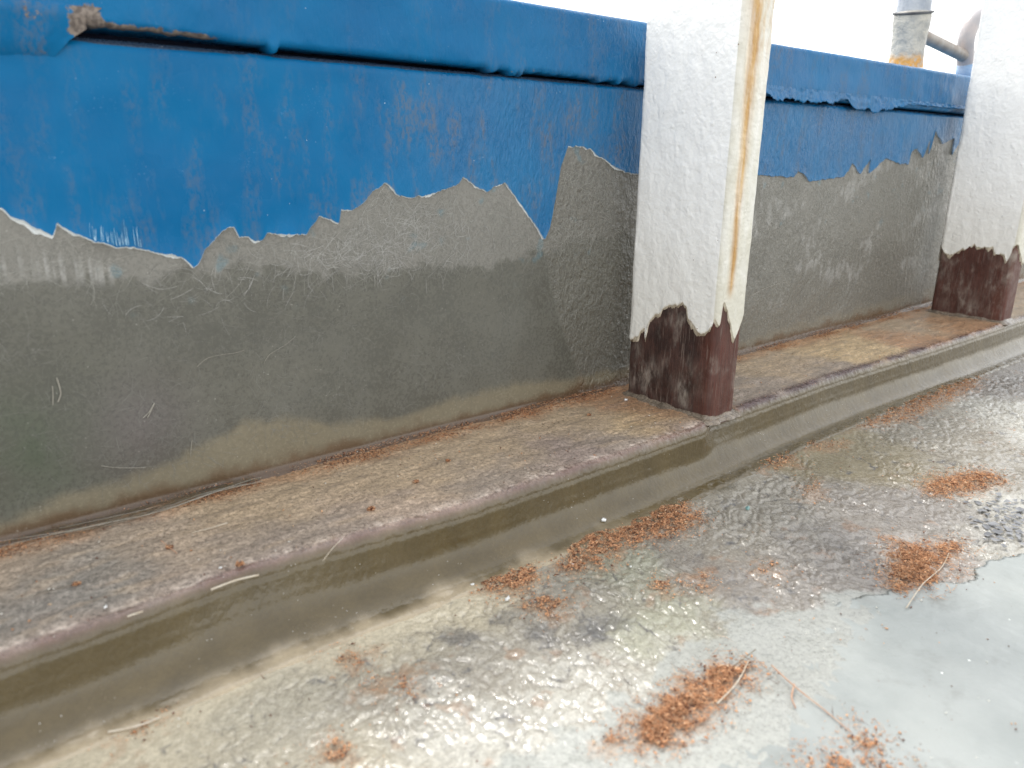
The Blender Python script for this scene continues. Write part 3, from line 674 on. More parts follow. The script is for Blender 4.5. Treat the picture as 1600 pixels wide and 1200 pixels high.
def build_plug():
    """thick paint that closes the slot at its left end"""
    xs = nonuni([(-.9, -.2, .05), (-.2, -.108, .0015)])
    q = np.array([(.004, ZW - .016), (-.0022, ZW - .010), (-.0045, ZW - .003), (-.0055, ZW + .003), (-.0068, ZC0 + .004), (-.0078, ZC0 + .009), (-.0045, ZC0 + .014)])
    P = np.zeros((len(xs), len(q), 3)); P[..., 0] = xs[:, None]; P[..., 1] = q[:, 0]; P[..., 2] = q[:, 1]
    P[..., 1] += .0010 * fbm(P[..., 0] * 60, P[..., 2] * 60, 511, 3)
    P[..., 0] += (.005 * fbm(P[..., 2] * 150, P[..., 2] * 0, 512, 3) - .9 * (ZC0 + .008 - P[..., 2])) * ss(-.15, -.108, P[..., 0])
    prm = np.ones(P.shape[:2] + (4,)); prm[..., 0] = .6; prm[..., 1] = .2; prm[..., 2] = 0
    prm[..., 3] = 1 - .9 * ss(-.128, -.116, P[..., 0]) * ss(ZW - .014, ZW - .006, P[..., 2]) - .45 * np.exp(-((P[..., 0] + .137) / .006) ** 2)
    grid('slot_plug', P, BLUE, bulwark, attrs={'prm': prm}, flip=False)
build_plug()

def build_flap():
    """torn skin of paint hanging from the cap to the right of the first post"""
    xs = nonuni([(.36, 1.0, .0012)])
    low = .0032 + .006 * ss(.50, .52, xs) * ss(.66, .63, xs) + .0085 * ss(.665, .685, xs) * ss(.80, .76, xs) - .003 * ss(.80, .82, xs)
    low = np.clip(low + .0036 * fbm(xs * 32, xs * 0 + 2, 501, 6, .68), .001, .03)
    v = np.linspace(0, 1, 9)
    X, V = np.meshgrid(xs, v, indexing='ij')
    Z = ZC0 + .008 - V * (low[:, None] + .004)
    out = (.0008 + .0045 * np.clip(fbm(xs * 22, xs * 0 + 4, 502, 3) + .4, 0, 1.2))[:, None]
    Y = -.0073 - out * V ** 1.6 - .0012 * fbm(X * 90, V * 3, 503, 3)
    P = np.stack([X, Y, Z], -1)
    back = P[:, ::-1].copy(); back[..., 1] += .0009
    P = np.concatenate([P, back], 1)
    prm = np.zeros(P.shape); prm[..., 0] = .5; prm[..., 1] = .7
    o = grid('paint_flap', P, BLUE, bulwark, attrs={'prm': prm}, flip=True)
    o['label'] = 'torn flap of blue paint hanging below the cap rail'
build_flap()

# ------------------------------------------------------------------ glass fibres in the wall
def ribbons(paths, widths, cols, nrm):
    """flat thin ribbons along 3D paths, facing nrm"""
    V, F, C = [], [], []
    k = 0
    for p, wd, c in zip(paths, widths, cols):
        p = np.asarray(p); t = np.gradient(p, axis=0)
        s = np.cross(t, nrm); s /= np.linalg.norm(s, axis=1)[:, None] + 1e-12
        n = len(p)
        tw = wd * np.clip(np.minimum(np.arange(n), np.arange(n)[::-1]) + .35, 0, 1)[:, None]
        V.append(p + s * tw / 2); V.append(p - s * tw / 2)
        a = k + np.arange(n - 1)
        F.append(np.stack([a, a + n, a + n + 1, a + 1], -1))
        C.append(np.repeat([c], 2 * n, 0)); k += 2 * n
    return np.concatenate(V), np.concatenate(F), np.concatenate(C)
def build_fibres():
    paths, wd, cols = [], [], []
    n = 15000
    x = rng.uniform(-.22, 1.0, n * 3); z = rng.uniform(.02, .23, n * 3)
    e = pe_c(x); b = band_c(x)
    keep = (z < e - .002) & (rng.random(n * 3) < np.where(z > b, 1.0, .42)) & ~((x > XA + .0) & (x < .45)) 
    cl = fbm(x * 25, z * 25, 601, 3)
    keep &= rng.random(n * 3) < np.clip(.55 + cl, .1, 1)
    x, z, b = x[keep][:n], z[keep][:n], b[keep][:n]
    for xi, zi, bi in zip(x, z, b):
        up = zi > bi
        L = rng.uniform(.004, .016) if not up else rng.uniform(.005, .022)
        a = rng.uniform(0, 2 * np.pi); curv = rng.normal(0, 55)
        s = np.linspace(0, L, 7); th = a + curv * s
        px = xi + np.cumsum(np.cos(th)) * L / 7; pz = zi + np.cumsum(np.sin(th)) * L / 7
        if pz.max() > pe_c(px.mean()) - .001: continue
        paths.append(np.stack([px, wall_y(px, pz) - .00035, pz], -1))
        wd.append(rng.uniform(.00009, .00017) * (1.2 if up else 1))
        g = rng.uniform(.16, .30) * (1.25 if up else .95); cols.append((g, g * .98, g * .88))
    for xi, zi, bi in zip(x[:16], z[:16], b[:16]):
        L = rng.uniform(.012, .03); a = rng.uniform(0, 6.28); s = np.linspace(0, L, 12); th = a + rng.normal(0, 35) * s
        px = xi + np.cumsum(np.cos(th)) * L / 12; pz = zi + np.cumsum(np.sin(th)) * L / 12
        if (pz > pe_c(px) - .002).any() or pz.min() < .01: continue
        paths.append(np.stack([px, wall_y(px, pz) - .0005, pz], -1)); wd.append(rng.uniform(.00012, .00022)); g = rng.uniform(.25, .38); cols.append((g, g * .97, g * .88))
    for (cx, cz, sx, sz, m) in ((.085, .165, .022, .012, 170), (.02, .150, .03, .008, 160), (.055, .150, .03, .01, 160), (.11, .160, .03, .012, 120), (-.06, .135, .03, .01, 60)):
        for _ in range(m):
            xi, zi = rng.normal(cx, sx), rng.normal(cz, sz); L = rng.uniform(.006, .018); a = rng.uniform(0, 6.28)
            s = np.linspace(0, L, 8); th = a + rng.normal(0, 60) * s
            px = xi + np.cumsum(np.cos(th)) * L / 8; pz = zi + np.cumsum(np.sin(th)) * L / 8
            if (pz > pe_c(px) - .002).any(): continue
            paths.append(np.stack([px, wall_y(px, pz) - .0005, pz], -1)); wd.append(rng.uniform(.00012, .00024)); g = rng.uniform(.28, .46); cols.append((g, g * .98, g * .92))
    V, F, C = ribbons(paths, wd, cols, np.array([0, -1., 0]))
    o = link('fibre_strands', raw_mesh('fibre_strands', V, F, {'tint': C}), STR, bulwark)
    o['kind'] = 'stuff'
build_fibres()

build_scratches()

# ------------------------------------------------------------------ posts
def post_path(x0, inset, step=.0009):
    r = .0055
    xa, xb, ya, yb = x0 + inset, x0 + THK - inset, -D + inset, -YB - inset
    pts = []
    def arc(cx, cy, a0):
        for a in np.linspace(a0, a0 + np.pi / 2, 9): pts.append((cx + r * math.cos(a), cy + r * math.sin(a)))
    # start at the back of the -x face, go towards the deck, round the front, back along +x
    pts.append((xa, yb - r)); arc(xa + r, ya + r, np.pi); arc(xb - r, ya + r, 1.5 * np.pi)
    arc(xb - r, yb - r, 0); arc(xa + r, yb - r, .5 * np.pi)
    pts = np.array(pts + [pts[0]])
    seg = np.r_[0, np.cumsum(np.linalg.norm(np.diff(pts, axis=0), axis=1))]
    n = int(seg[-1] / step); s = np.linspace(0, seg[-1], n, endpoint=False)
    return np.stack([np.interp(s, seg, pts[:, k]) for k in (0, 1)], -1)
ZT = .72
def build_post(x0, broad, narrow, label, rust, seed, wearc):
    root = empty('timber_post', (x0 + THK / 2, -.07, 0))
    tag(root, label, 'post', 'white posts standing on the ledge')
    q = post_path(x0, .0012)
    zs = nonuni([(-.052, .13, .0012), (.13, ZT - .004, .05)])
    P = np.zeros((len(q), len(zs) + 1, 3)); P[:, :-1, :2] = q[:, None]; P[:, :-1, 2] = zs
    P[:, -1, :2] = q.mean(0); P[:, -1, 2] = ZT - .004
    X, Y, Z = P[..., 0], P[..., 1], P[..., 2]
    nx = .0005 * fbm(Y * 40 + X * 40, Z * 40, seed, 4)
    P[..., 0] += nx * (P[..., 0] < x0 + THK / 2)
    wear = np.zeros(X.shape)
    for (cy, cz, ry, rz, am) in wearc: wear += am * np.exp(-(((Y - cy) / ry) ** 2 + ((Z - cz) / rz) ** 2))
    wear += .75 * ss(.05, .8, fbm(Y * 60 + X * 50, Z * 30, seed + 2, 4))
    red = ss(-.095, -.118, Y) * (.7 + .4 * fbm(X * 60 + Y * 60, Z * 15, seed + 3, 3)) + (.08 if rust else .55)
    prm = np.stack([np.clip(wear, 0, 1), np.clip(red, 0, 1), 0 * X], -1)
    adopt(grid('timber_core', P, PRIMER, None, attrs={'prm': prm}, closed=True, flip=False), root)['label'] = 'worn maroon primer where the white paint has been stripped'
    # white paint shell, its lower edge broken
    q = post_path(x0, 0.0)
    n = len(q)
    bc, nc = curve(broad), curve(narrow)
    s = np.arange(n)
    face_b = q[:, 0] < x0 + .0045
    e = np.where(face_b, bc(q[:, 1]), np.where(q[:, 1] < -D + .006, nc(q[:, 0]), .06 + .015 * np.sin(s * .05)))
    far = q[:, 0] > x0 + THK - .003
    e = np.where(far & (q[:, 1] > -D + .004), nc(x0 + THK) + .012 * fbm(q[:, 1] * 60, 0 * q[:, 1], seed + 5), e)
    e = e + .0020 * fbm(s * .16, s * 0. + .3, seed + 6, 4, .7)
    hts = np.concatenate([[0, 0, .0006, .0015, .003, .005, .008], nonuni([(.012, .34, .0022)]), [.45]])
    Zs = e[:, None] + hts[None] * ((ZT - e) / .45)[:, None] * np.where(hts > .40, 1, 1)
    Zs = np.minimum(Zs, ZT)
    Pq = np.zeros((n, len(hts) + 1, 3))
    nrm = np.roll(q, -1, 0) - np.roll(q, 1, 0); nrm = np.stack([nrm[:, 1], -nrm[:, 0]], -1); nrm /= np.linalg.norm(nrm, axis=1)[:, None]
    if (nrm[0] @ (q[0] - q.mean(0))) < 0: nrm = -nrm
    L = np.clip(hts / .002, 0, 1)[None]
    # older cream coat that shows just below the white
    e2 = e - np.clip(.0022 + .0045 * fbm(s * .07, s * 0. + 4, seed + 21, 4, .6), 0, .012)
    q2 = post_path(x0, .0006); q2 = q2[np.minimum(np.arange(n) * len(q2) // n, len(q2) - 1)]
    q1 = post_path(x0, .0014); q1 = q1[np.minimum(np.arange(n) * len(q1) // n, len(q1) - 1)]
    Pu = np.zeros((n, 4, 3))
    for j, (qq, zz) in enumerate(((q1, e2 - .0001), (q2, e2), (q2, e2 + .006), (q2, e + .02))): Pu[:, j, :2] = qq; Pu[:, j, 2] = zz
    adopt(grid('cream_undercoat', Pu, CREAM, None, closed=True, flip=False), root)
    und = (.0004 * fbm(s[:, None] * .05, Zs * 30, seed + 7, 3) + .0005 * np.clip(fbm(s[:, None] * .11, Zs * 110, seed + 8, 2) - .35, 0, 1)) 
    curl = .0007 * np.clip(fbm(s * .12, s * 0., seed + 9, 2) + .2, 0, 1)[:, None] * np.exp(-hts / .003)[None]
    off = und + curl; off[:, 0] = -.0011
    Pq[:, :-1, :2] = q[:, None] + nrm[:, None] * off[..., None]; Pq[:, :-1, 2] = Zs
    Pq[:, -1, :2] = q.mean(0); Pq[:, -1, 2] = ZT
    X, Y, Z = Pq[..., 0], Pq[..., 1], Pq[..., 2]
    narrow_m = (Y < -D + .0045)
    rs = np.zeros(X.shape)
    if rust:
        cx = x0 + .0128 + .006 * ss(.1, .4, Z) * 0 + .0015 * fbm(Z * 20, Z * 0, seed + 11, 2)
        wdt = .0036 + .0038 * ss(.10, .38, Z)
        rs = narrow_m * np.exp(-((X - cx) / wdt) ** 2) * ss(.100, .115, Z) * (.95 + .4 * fbm(X * 200, Z * 25, seed + 12, 3))
        rs += narrow_m * .35 * ss(.22, .34, Z) * ss(x0 + .008, x0 + .016, X) * (.6 + fbm(X * 300, Z * 120, seed + 13, 3))
    yel_shade = ss(.20, .06, Z) * .40 + narrow_m * (.75 + .3 * fbm(X * 120, Z * 30, seed + 15, 3))  # yellowed low down; narrow face also darkened in colour as the less lit side
    ed = np.repeat(((hts < .0012) * .9)[None], n, 0)
    ed = np.concatenate([ed, 0 * ed[:, :1]], 1); ed = ed * np.clip(.55 + fbm(s * .1, s * 0., seed + 14, 3), 0, 1)[:, None]
    prm = np.stack([np.clip(rs, 0, 1), np.clip(yel_shade, 0, 1), ed], -1)
    adopt(grid('white_paint', Pq, WHITE, None, attrs={'prm': prm}, closed=True, flip=False), root)
    return root
def collar(x0, seed):
    """resin worked up against the foot of a post"""
    q = post_path(x0, 0.0, .0012); n = len(q)
    nrm = np.roll(q, -1, 0) - np.roll(q, 1, 0); nrm = np.stack([nrm[:, 1], -nrm[:, 0]], -1); nrm /= np.linalg.norm(nrm, axis=1)[:, None]
    if (nrm[0] @ (q[0] - q.mean(0))) < 0: nrm = -nrm
    s = np.arange(n) * 1.0; P = np.zeros((n, 6, 3))
    k = np.clip(.7 + .6 * fbm(s * .05, s * 0, seed, 3, .45), .15, 1.5)
    for j, (o, z) in enumerate(((-.002, .0045), (-.0004, .0042), (.0012, .0024), (.003, .0012), (.006, .0004), (.009, -.002))):
        P[:, j, :2] = q + nrm * (o * (k if o > 0 else 1 + 0 * k))[:, None]; P[:, j, 2] = z * (k if z > 0 else 1)
    t = np.zeros(P.shape) + np.array((.17, .135, .10)); t *= (1 + .3 * fbm(P[..., 0] * 80, P[..., 1] * 80, seed + 1, 3))[..., None]
    pr = np.zeros(P.shape); pr[..., 0] = .25; pr[..., 1] = .12; pr[..., 2] = .5
    grid('resin_collar', P, LAM, LEDGE, attrs={'tint': np.clip(t, .02, 1), 'prm': pr}, closed=True, flip=False)
collar(XA, 760); collar(XB, 770)
build_post(XA, T['post_a_broad'], T['post_a_narrow'], 'white painted post with a rust-brown streak, nearer one, in the middle', True, 700,
           [(-.035, .022, .018, .012, .9), (-.05, .03, .015, .01, .5), (-.09, .025, .03, .02, .25), (-.075, .09, .012, .01, .3)])
build_post(XB, T['post_b_broad'], T['post_b_narrow'], 'white painted post at the right edge, farther from the camera', False, 740,
           [(-.105, .05, .010, .035, .7), (-.07, .015, .03, .012, .6), (-.035, .06, .012, .012, .6), (-.05, .035, .03, .006, .5)])

# ------------------------------------------------------------------ stanchion and bent tube on the cap
def build_stanchion():
    x, y, r = T['pipe_base'][0], .055, T['pipe_radius']
    root = empty('rail_stanchion', (x, y, ZC1))
    tag(root, 'white pipe stanchion with rust at its foot, standing on the blue cap rail', 'stanchion')
    M = Mat('flaking_white_pipe')
    col = M.mix(M.ramp(M.noise(70, 4), .35, .65), (.5, .47, .41), (.36, .35, .325))
    sepz = M.n('ShaderNodeSeparateXYZ'); M.put(sepz.inputs[0], M.pos)
    rm = M.math('MULTIPLY', M.ramp(M.math('ADD', sepz.outputs[2], M.math('MULTIPLY', M.noise(80, 4), .03)), .372, .352), M.ramp(M.noise(110, 4, .6), .36, .52))
    col = M.mix(rm, col, (.62, .30, .05))
    m = M.done(col, .5, M.bump(M.noise(150, 4), .004, .8))
    zz = np.array([0, .004, .012, .03, .05, .062, .074, .079])
    rr = r * np.array([1.08, 1.05, .98, .93, .95, 1.02, 1.04, 1.0])
    z0 = ZC1
    adopt(tube('lower_pipe', [(x, y, z0 + q) for q in zz], rr, m, n=40), root)
    ms = simple('grey_sleeve', (.30, .33, .38), (.42, .44, .47), 60, .35, 90, .004, .5)
    adopt(tube('sleeve', [(x, y, z0 + q) for q in (.074, .08, .10, .16, .30, .5)], r * np.array([.97, .95, .93, .92, .92, .92]), ms, n=40), root)
    mb = simple('dark_band', (.05, .05, .055), (.12, .12, .12), 80, .5)
    a = np.linspace(0, 2 * np.pi, 49)
    band = [(x + 1.07 * r * math.cos(t), y + 1.07 * r * math.sin(t), z0 + .0795 + .0045 * math.cos(t - .5)) for t in a]
    adopt(tube('clamp_band', band, .0017, mb, n=8), root)
    mf = simple('foot_weld', (.6, .55, .48), (.7, .68, .62), 90, .5)
    adopt(tube('foot_ring', [(x, y, z0 - .001), (x, y, z0 + .004), (x, y, z0 + .008)], [r * 1.35, r * 1.3, r * 1.12], mf, n=40), root)
build_stanchion()
def build_bent():
    M = simple('weathered_metal_tube', (.36, .34, .345), (.46, .40, .38), 40, .35, 120, .001, .4)
    M2 = simple('pale_tan_tube', (.26, .21, .17), (.33, .29, .25), 50, .45)
    M3 = simple('blue_grey_tube_end', (.22, .36, .55), (.35, .45, .6), 60, .4)
    x, y = T['hook_base'][0], .07
    root = empty('bent_tube', (x, y, ZC1))
    tag(root, 'bent metal tube end with a slanting arm, on the cap beside the far post', 'tube')
    hb, hm, ht, h2 = (np.array(T[k]) for k in ('hook_base', 'hook_mid', 'hook_top', 'hook_top2'))
    pts = [(x, y, ZC1 - .001), (x - .004, y, .352), (x - .012, y, .372), (hm[0] + .006, y, .392), (ht[0] - .004, y, .413), (ht[0] + .012, y, .4255), (h2[0] + .012, y, .431), (h2[0] + .035, y, .426), (h2[0] + .055, y, .410), (h2[0] + .062, y, .38), (h2[0] + .062, y, ZC1)]
    q = np.array(pts); t = np.linspace(0, len(q) - 1, 60); i = np.clip(t.astype(int), 0, len(q) - 2); f = (t - i)[:, None]
    p0, p1, p2, p3 = q[np.maximum(i - 1, 0)], q[i], q[i + 1], q[np.minimum(i + 2, len(q) - 1)]
    c = .5 * (2 * p1 + (p2 - p0) * f + (2 * p0 - 5 * p1 + 4 * p2 - p3) * f ** 2 + (3 * p1 - p0 - 3 * p2 + p3) * f ** 3)
    adopt(tube('loop', c, .0125, M, n=24), root)
    adopt(tube('tube_end', [(x, y, ZC1 - .001), (x - .003, y, .345), (x - .007, y, .358)], .0131, M3, n=24), root)
    a, b = np.array(T['arm_a']), np.array(T['arm_b'])
    d = (b - a)
    adopt(tube('arm', [a - d * .35, a, b, b + d * .12], .0088, M2, n=20), root)
build_bent()

# ------------------------------------------------------------------ red wood dust, crumbs, flakes, strands
def slivers(pos, Ls, Ws, tilt, cols):
    """each sliver a thin three-sided spindle (two ends, three mid points)"""
    n = len(pos); a = rng.uniform(0, 2 * np.pi, n); e = rng.normal(0, tilt, n)
    d = np.stack([np.cos(a) * np.cos(e), np.sin(a) * np.cos(e), np.sin(e)], -1)
    u = np.cross(d, [0, 0, 1.]); u /= np.linalg.norm(u, axis=1)[:, None] + 1e-9; v = np.cross(u, d)
    V = np.zeros((n, 5, 3)); V[:, 0] = pos - d * Ls[:, None] / 2; V[:, 4] = pos + d * Ls[:, None] / 2
    bend = rng.normal(0, .18, n)[:, None] * Ls[:, None] * u
    for k in range(3):
        t = k * 2 * np.pi / 3 + .5
        V[:, 1 + k] = pos + bend + Ws[:, None] * (math.cos(t) * u + math.sin(t) * v)
    F0 = np.array([(0, 1, 2), (0, 2, 3), (0, 3, 1), (4, 2, 1), (4, 3, 2), (4, 1, 3)])
    F = (np.arange(n)[:, None, None] * 5 + F0[None]).reshape(-1, 3)
    return V.reshape(-1, 3), F, np.repeat(cols, 5, 0)
def dust_cols(n, dark=0.):
    t = rng.random(n)[:, None]
    c = np.array((.46, .205, .095)) * (1 - t) + np.array((.74, .43, .24)) * t
    k = rng.random(n)
    c[k < .16 + dark] = (.13, .052, .03); c[k > .93] = (.66, .48, .32)
    return c
def pile(key, label, n, hmax, fibre=0., spread=.006, z0=-H + .001):
    poly = np.array(T['pile_' + key]); c = poly.mean(0)
    lo, hi = poly.min(0) - spread * 2, poly.max(0) + spread * 2
    P = rng.uniform(lo, hi, (n * 12, 2))
    ins = inpoly(P, poly); ed = edge_dist(P, poly)
    sd = np.where(ins, ed, -ed) + .006 * fbm(P[:, 0] * 90, P[:, 1] * 90, hash(key) % 7 + 31, 4, .6)
    scl = max(.004, min(np.ptp(poly, axis=0)) * .3)
    clump = np.clip(.55 + .9 * fbm(P[:, 0] * 160, P[:, 1] * 160, 88, 3), .05, 1)
    prob = np.where(sd > 0, clump * (.35 + .65 * ss(0, scl, sd)), .16 * np.exp(sd / spread) * clump)
    P = P[rng.random(len(P)) < prob]; P = P[:n]
    sd = np.where(inpoly(P, poly), edge_dist(P, poly), -edge_dist(P, poly))
    h = .75 * hmax * ss(0, scl * 1.3, sd) * np.clip(.6 + .8 * fbm(P[:, 0] * 110, P[:, 1] * 110, 99, 3), .05, 1.2)
    m = len(P)
    pos = np.stack([P[:, 0], P[:, 1], z0 + .0003 + h * rng.random(m) ** .5], -1)
    Ls = rng.gamma(2.0, .00042, m) + .0004; Ws = rng.uniform(.00012, .00032, m)
    fb = rng.random(m) < fibre; Ls[fb] = rng.uniform(.005, .016, fb.sum()); Ws[fb] *= .6
    ch = rng.random(m) < .05; Ls[ch] = rng.uniform(.0014, .0034, ch.sum()); Ws[ch] = rng.uniform(.0004, .0009, ch.sum())
    V, F, C = slivers(pos, Ls, Ws, .35, dust_cols(m, .08))
    V[:, 2] = np.maximum(V[:, 2], z0 - .0002)
    # a few chunky grains
    o = link('sawdust_pile', raw_mesh('sawdust_pile', V, F, {'tint': C}), DEB, None, smooth=False)
    tag(o, label, 'sawdust', 'reddish sawdust lying on the deck')
PILES = [
 ('A1', 'reddish sawdust patch left of the largest pile, against the ledge foot', 4275, 0.0016, .0),
 ('A2', 'largest heap of reddish sawdust, long, against the ledge foot below the middle post', 14820, 0.0040, .0),
 ('B', 'small oval smear of sawdust below the largest pile', 741, 0.0010, .0),
 ('C', 'small dark sawdust clump right of and below the largest pile', 484, 0.0018, .0),
 ('D', 'tiny sawdust pinch with a dark chip, lower right of the middle post', 256, 0.0014, .0),
 ('E', 'long strip of sawdust at the ledge foot between the two posts', 7410, 0.0018, .0),
 ('F', 'thin sawdust patch right below the foot of the middle post', 1197, 0.0006, .0),
 ('G', 'fibrous sawdust patch near the right edge, above the webbed dark paint', 4275, 0.0024, .12),
 ('H', 'bushy fibrous sawdust tuft beside the pale deck paint on the right', 5415, 0.0052, .25),
 ('I1', 'upper fibrous clump of the pair at the bottom, on pale paint edge', 2565, 0.0040, .12),
 ('I2', 'lower larger fibrous clump of the pair at the bottom, with pale strands', 4845, 0.0040, .18),
 ('J1', 'sawdust patch cut by the bottom edge, on the pale deck paint', 1197, 0.0018, .0),
 ('J2', 'narrow slanting sawdust trail on the pale deck paint at bottom right', 1197, 0.0014, .05),
 ('K', 'small sawdust crumb left of the bottom pair of clumps', 342, 0.0016, .0),
 ('L1', 'curved sawdust crumb on cream resin in the lower left, topmost of three', 370, 0.0018, .0),
 ('L2', 'pale sawdust crumb in the lower left, below the curved crumb', 228, 0.0013, .0),
 ('L3', 'dark round sawdust crumb in the lower left, rightmost of three', 313, 0.0024, .0),
 ('L4', 'sawdust crumb at the bottom edge, left of centre', 456, 0.0020, .0),
 ('L5', 'sawdust crumb at the far left bottom on the olive fillet', 228, 0.0014, .0),
 ('L6', 'sawdust smear with a pale curved strand near the bottom left corner', 456, 0.0006, .0),
 ('L7', 'tiny sawdust crumb at the edge of the olive fillet', 114, 0.0011, .0),
 ('M', 'thin sawdust smear on the wrinkled mauve resin at right', 171, 0.0006, .0),
 ('N', 'loose sawdust fringe just below the largest pile', 1197, 0.0008, .0),
 ('O', 'sparse sawdust specks on the deck right of the middle post', 570, 0.0006, .0),
 ('P', 'sparse sawdust dab on wrinkled resin below the middle post', 199, 0.0006, .0)]
for k, lab, n, h, fb in PILES: pile(k, lab, n, h, fb)

def build_corner_dust():
    n = 20000
    x = np.concatenate([rng.uniform(-.21, .31, n), rng.uniform(.45, 1.05, n // 2)])
    dens = np.clip(.45 + .9 * fbm(x * 18, x * 0, 811, 4), .04, 1) * (.45 + .55 * ss(-.1, .15, x)) 
    x = x[rng.random(len(x)) < dens]
    m = len(x)
    d = np.abs(rng.normal(0, .0042, m)) + rng.exponential(.0025, m)
    y = -.0050 + .0012 * fbm(x * 40, x * 0, 812) - d * np.where(rng.random(m) < .35, -.6, 1)
    z = np.where(y > -.0045, np.clip((y + .0045) * .6, 0, .003), 0) + .0004 + .0011 * rng.random(m) * np.exp(-d / .003)
    L = rng.gamma(2.2, .0006, m) + .0005; W = rng.uniform(.00012, .0003, m)
    V, F, C = slivers(np.stack([x, y, z], -1), L, W, .3, dust_cols(m, .18))
    o = link('sawdust_line', raw_mesh('sawdust_line', V, F, {'tint': C}), DEB, None, smooth=False)
    tag(o, 'thin line of reddish dust in the corner between bulwark and ledge', 'sawdust')
build_corner_dust()

def build_specks():
    """loose specks of dust all over ledge and deck: too many and too small to count"""
    n = 2600
    x = rng.uniform(-.21, 1.0, n); y = np.concatenate([rng.uniform(-.118, -.02, n // 3), rng.uniform(-.42, -.145, n - n // 3)])
    k = rng.random(n) < np.clip(.35 + fbm(x * 12, y * 12, 821, 3), .04, 1)
    x, y = x[k], y[k]; z = np.where(y > -.125, .0006, -H + .0013)
    c = dust_cols(len(x), .15); wsel = rng.random(len(x)) < .22; c[wsel] = (.7, .67, .6)
    V, F, C = slivers(np.stack([x, y, z], -1), rng.gamma(2, .0005, len(x)) + .0005, rng.uniform(.0002, .0006, len(x)), .3, c)
    o = link('loose_specks', raw_mesh('loose_specks', V, F, {'tint': C}), DEB, None, smooth=False)
    tag(o, 'fine loose specks of reddish and white grit scattered over ledge and deck', 'grit', kind='stuff')
build_specks()

def crumb(x, y, z, size, seed):
    n = 120
    p = rng.normal(0, 1, (n, 3)); p *= (rng.random(n) ** .4 / np.linalg.norm(p, axis=1))[:, None]
    p *= np.array([size, size * .75, size * .4]); p[:, 2] += size * .3
    V, F, C = slivers(p + np.array([x, y, z]), rng.gamma(2, .0005, n) + .0006, rng.uniform(.00015, .0004, n), .5, dust_cols(n, .15))
    V[:, 2] = np.maximum(V[:, 2], z - .0002)
    return link('sawdust_crumb', raw_mesh('sawdust_crumb', V, F, {'tint': C}), DEB, None, smooth=False)
LC = ['sawdust crumb on the ledge, centre left, near its front edge', 'sawdust crumb on the ledge at left beside a thin twig', 'sawdust crumb on the middle of the ledge near the corner',
      'sawdust crumb at the ledge front edge above the olive fillet, left', 'sawdust crumb on the bluish ledge at far left', 'dark sawdust crumb on the ledge left of the middle post', 'sawdust crumb on the ledge just below the corner dust line, centre']
for i, ((x, y), lab) in enumerate(zip(T['crumb_ledge'], LC)):
    tag(crumb(x, y, .0008, [.0028, .002, .0022, .0025, .0018, .002, .0018][i], i), lab, 'sawdust', 'sawdust crumbs on the ledge')

def flake(x, y, z, s, seed, label, mat=None):
    r = np.random.default_rng(seed); n = 9
    a = np.sort(r.uniform(0, 2 * np.pi, n)); rad = s * r.uniform(.6, 1.1, n)
    top = np.stack([x + rad * np.cos(a), y + rad * np.sin(a) * .7, z + s * .55 + s * .35 * r.normal(0, 1, n)], -1)
    bot = top.copy(); bot[:, 2] = z; bot[:, :2] = (bot[:, :2] - (x, y)) * .8 + (x, y)
    mid = (x, y, z + s * .8)
    P = np.stack([np.repeat([[x, y, z]], n, 0), bot, top, np.repeat([mid], n, 0)], 1)
    tag(grid('paint_flake', P, mat or FLAKE, None, closed=True), label, 'paint flake', None if mat else 'white paint flakes')
FD = ['white paint flake on top of the largest sawdust pile', 'white paint flake on the deck below the left sawdust patch', 'white flake at the left tip of the left sawdust patch',
      'small white flake at the upper edge of the largest sawdust pile', 'small white flake on the deck just below the largest sawdust pile', 'small white flake between the two sawdust patches at the ledge foot',
      'upper of two tiny white flakes on the olive fillet at lower left', 'lower of two tiny white flakes on the olive fillet at lower left']
for i, ((x, y), lab) in enumerate(zip(T['flakes_deck'], FD)):
    flake(x, y, -H + (.0045 if i == 0 else .001), [.0023, .0024, .0016, .0014, .0013, .0012, .0011, .0010][i], 900 + i, lab)
FLb = ['white paint flake on the ledge at the foot of the middle post', 'tiny white flake on the ledge front edge at left', 'tiny white flake on the bluish ledge at lower left']
for i, ((x, y), lab) in enumerate(zip(T['flake_ledge'], FLb)):
    flake(x, y, .0008, [.0019, .0010, .0012][i], 950 + i, lab)

TEAL = simple('teal_paint_chip', (.05, .16, .15), (.2, .34, .32), 150, .4)
CHIPB = simple('blue_paint_chip', (.02, .05, .2), (.04, .08, .28), 150, .4)
flake(*T['chip_teal'], -H + .001, .0022, 970, 'small teal paint chip on the wrinkled deck right of the largest sawdust pile', TEAL)
flake(*T['chip_blue'], .0008, .0022, 971, 'small dark blue paint chip on the ledge between the posts', CHIPB)

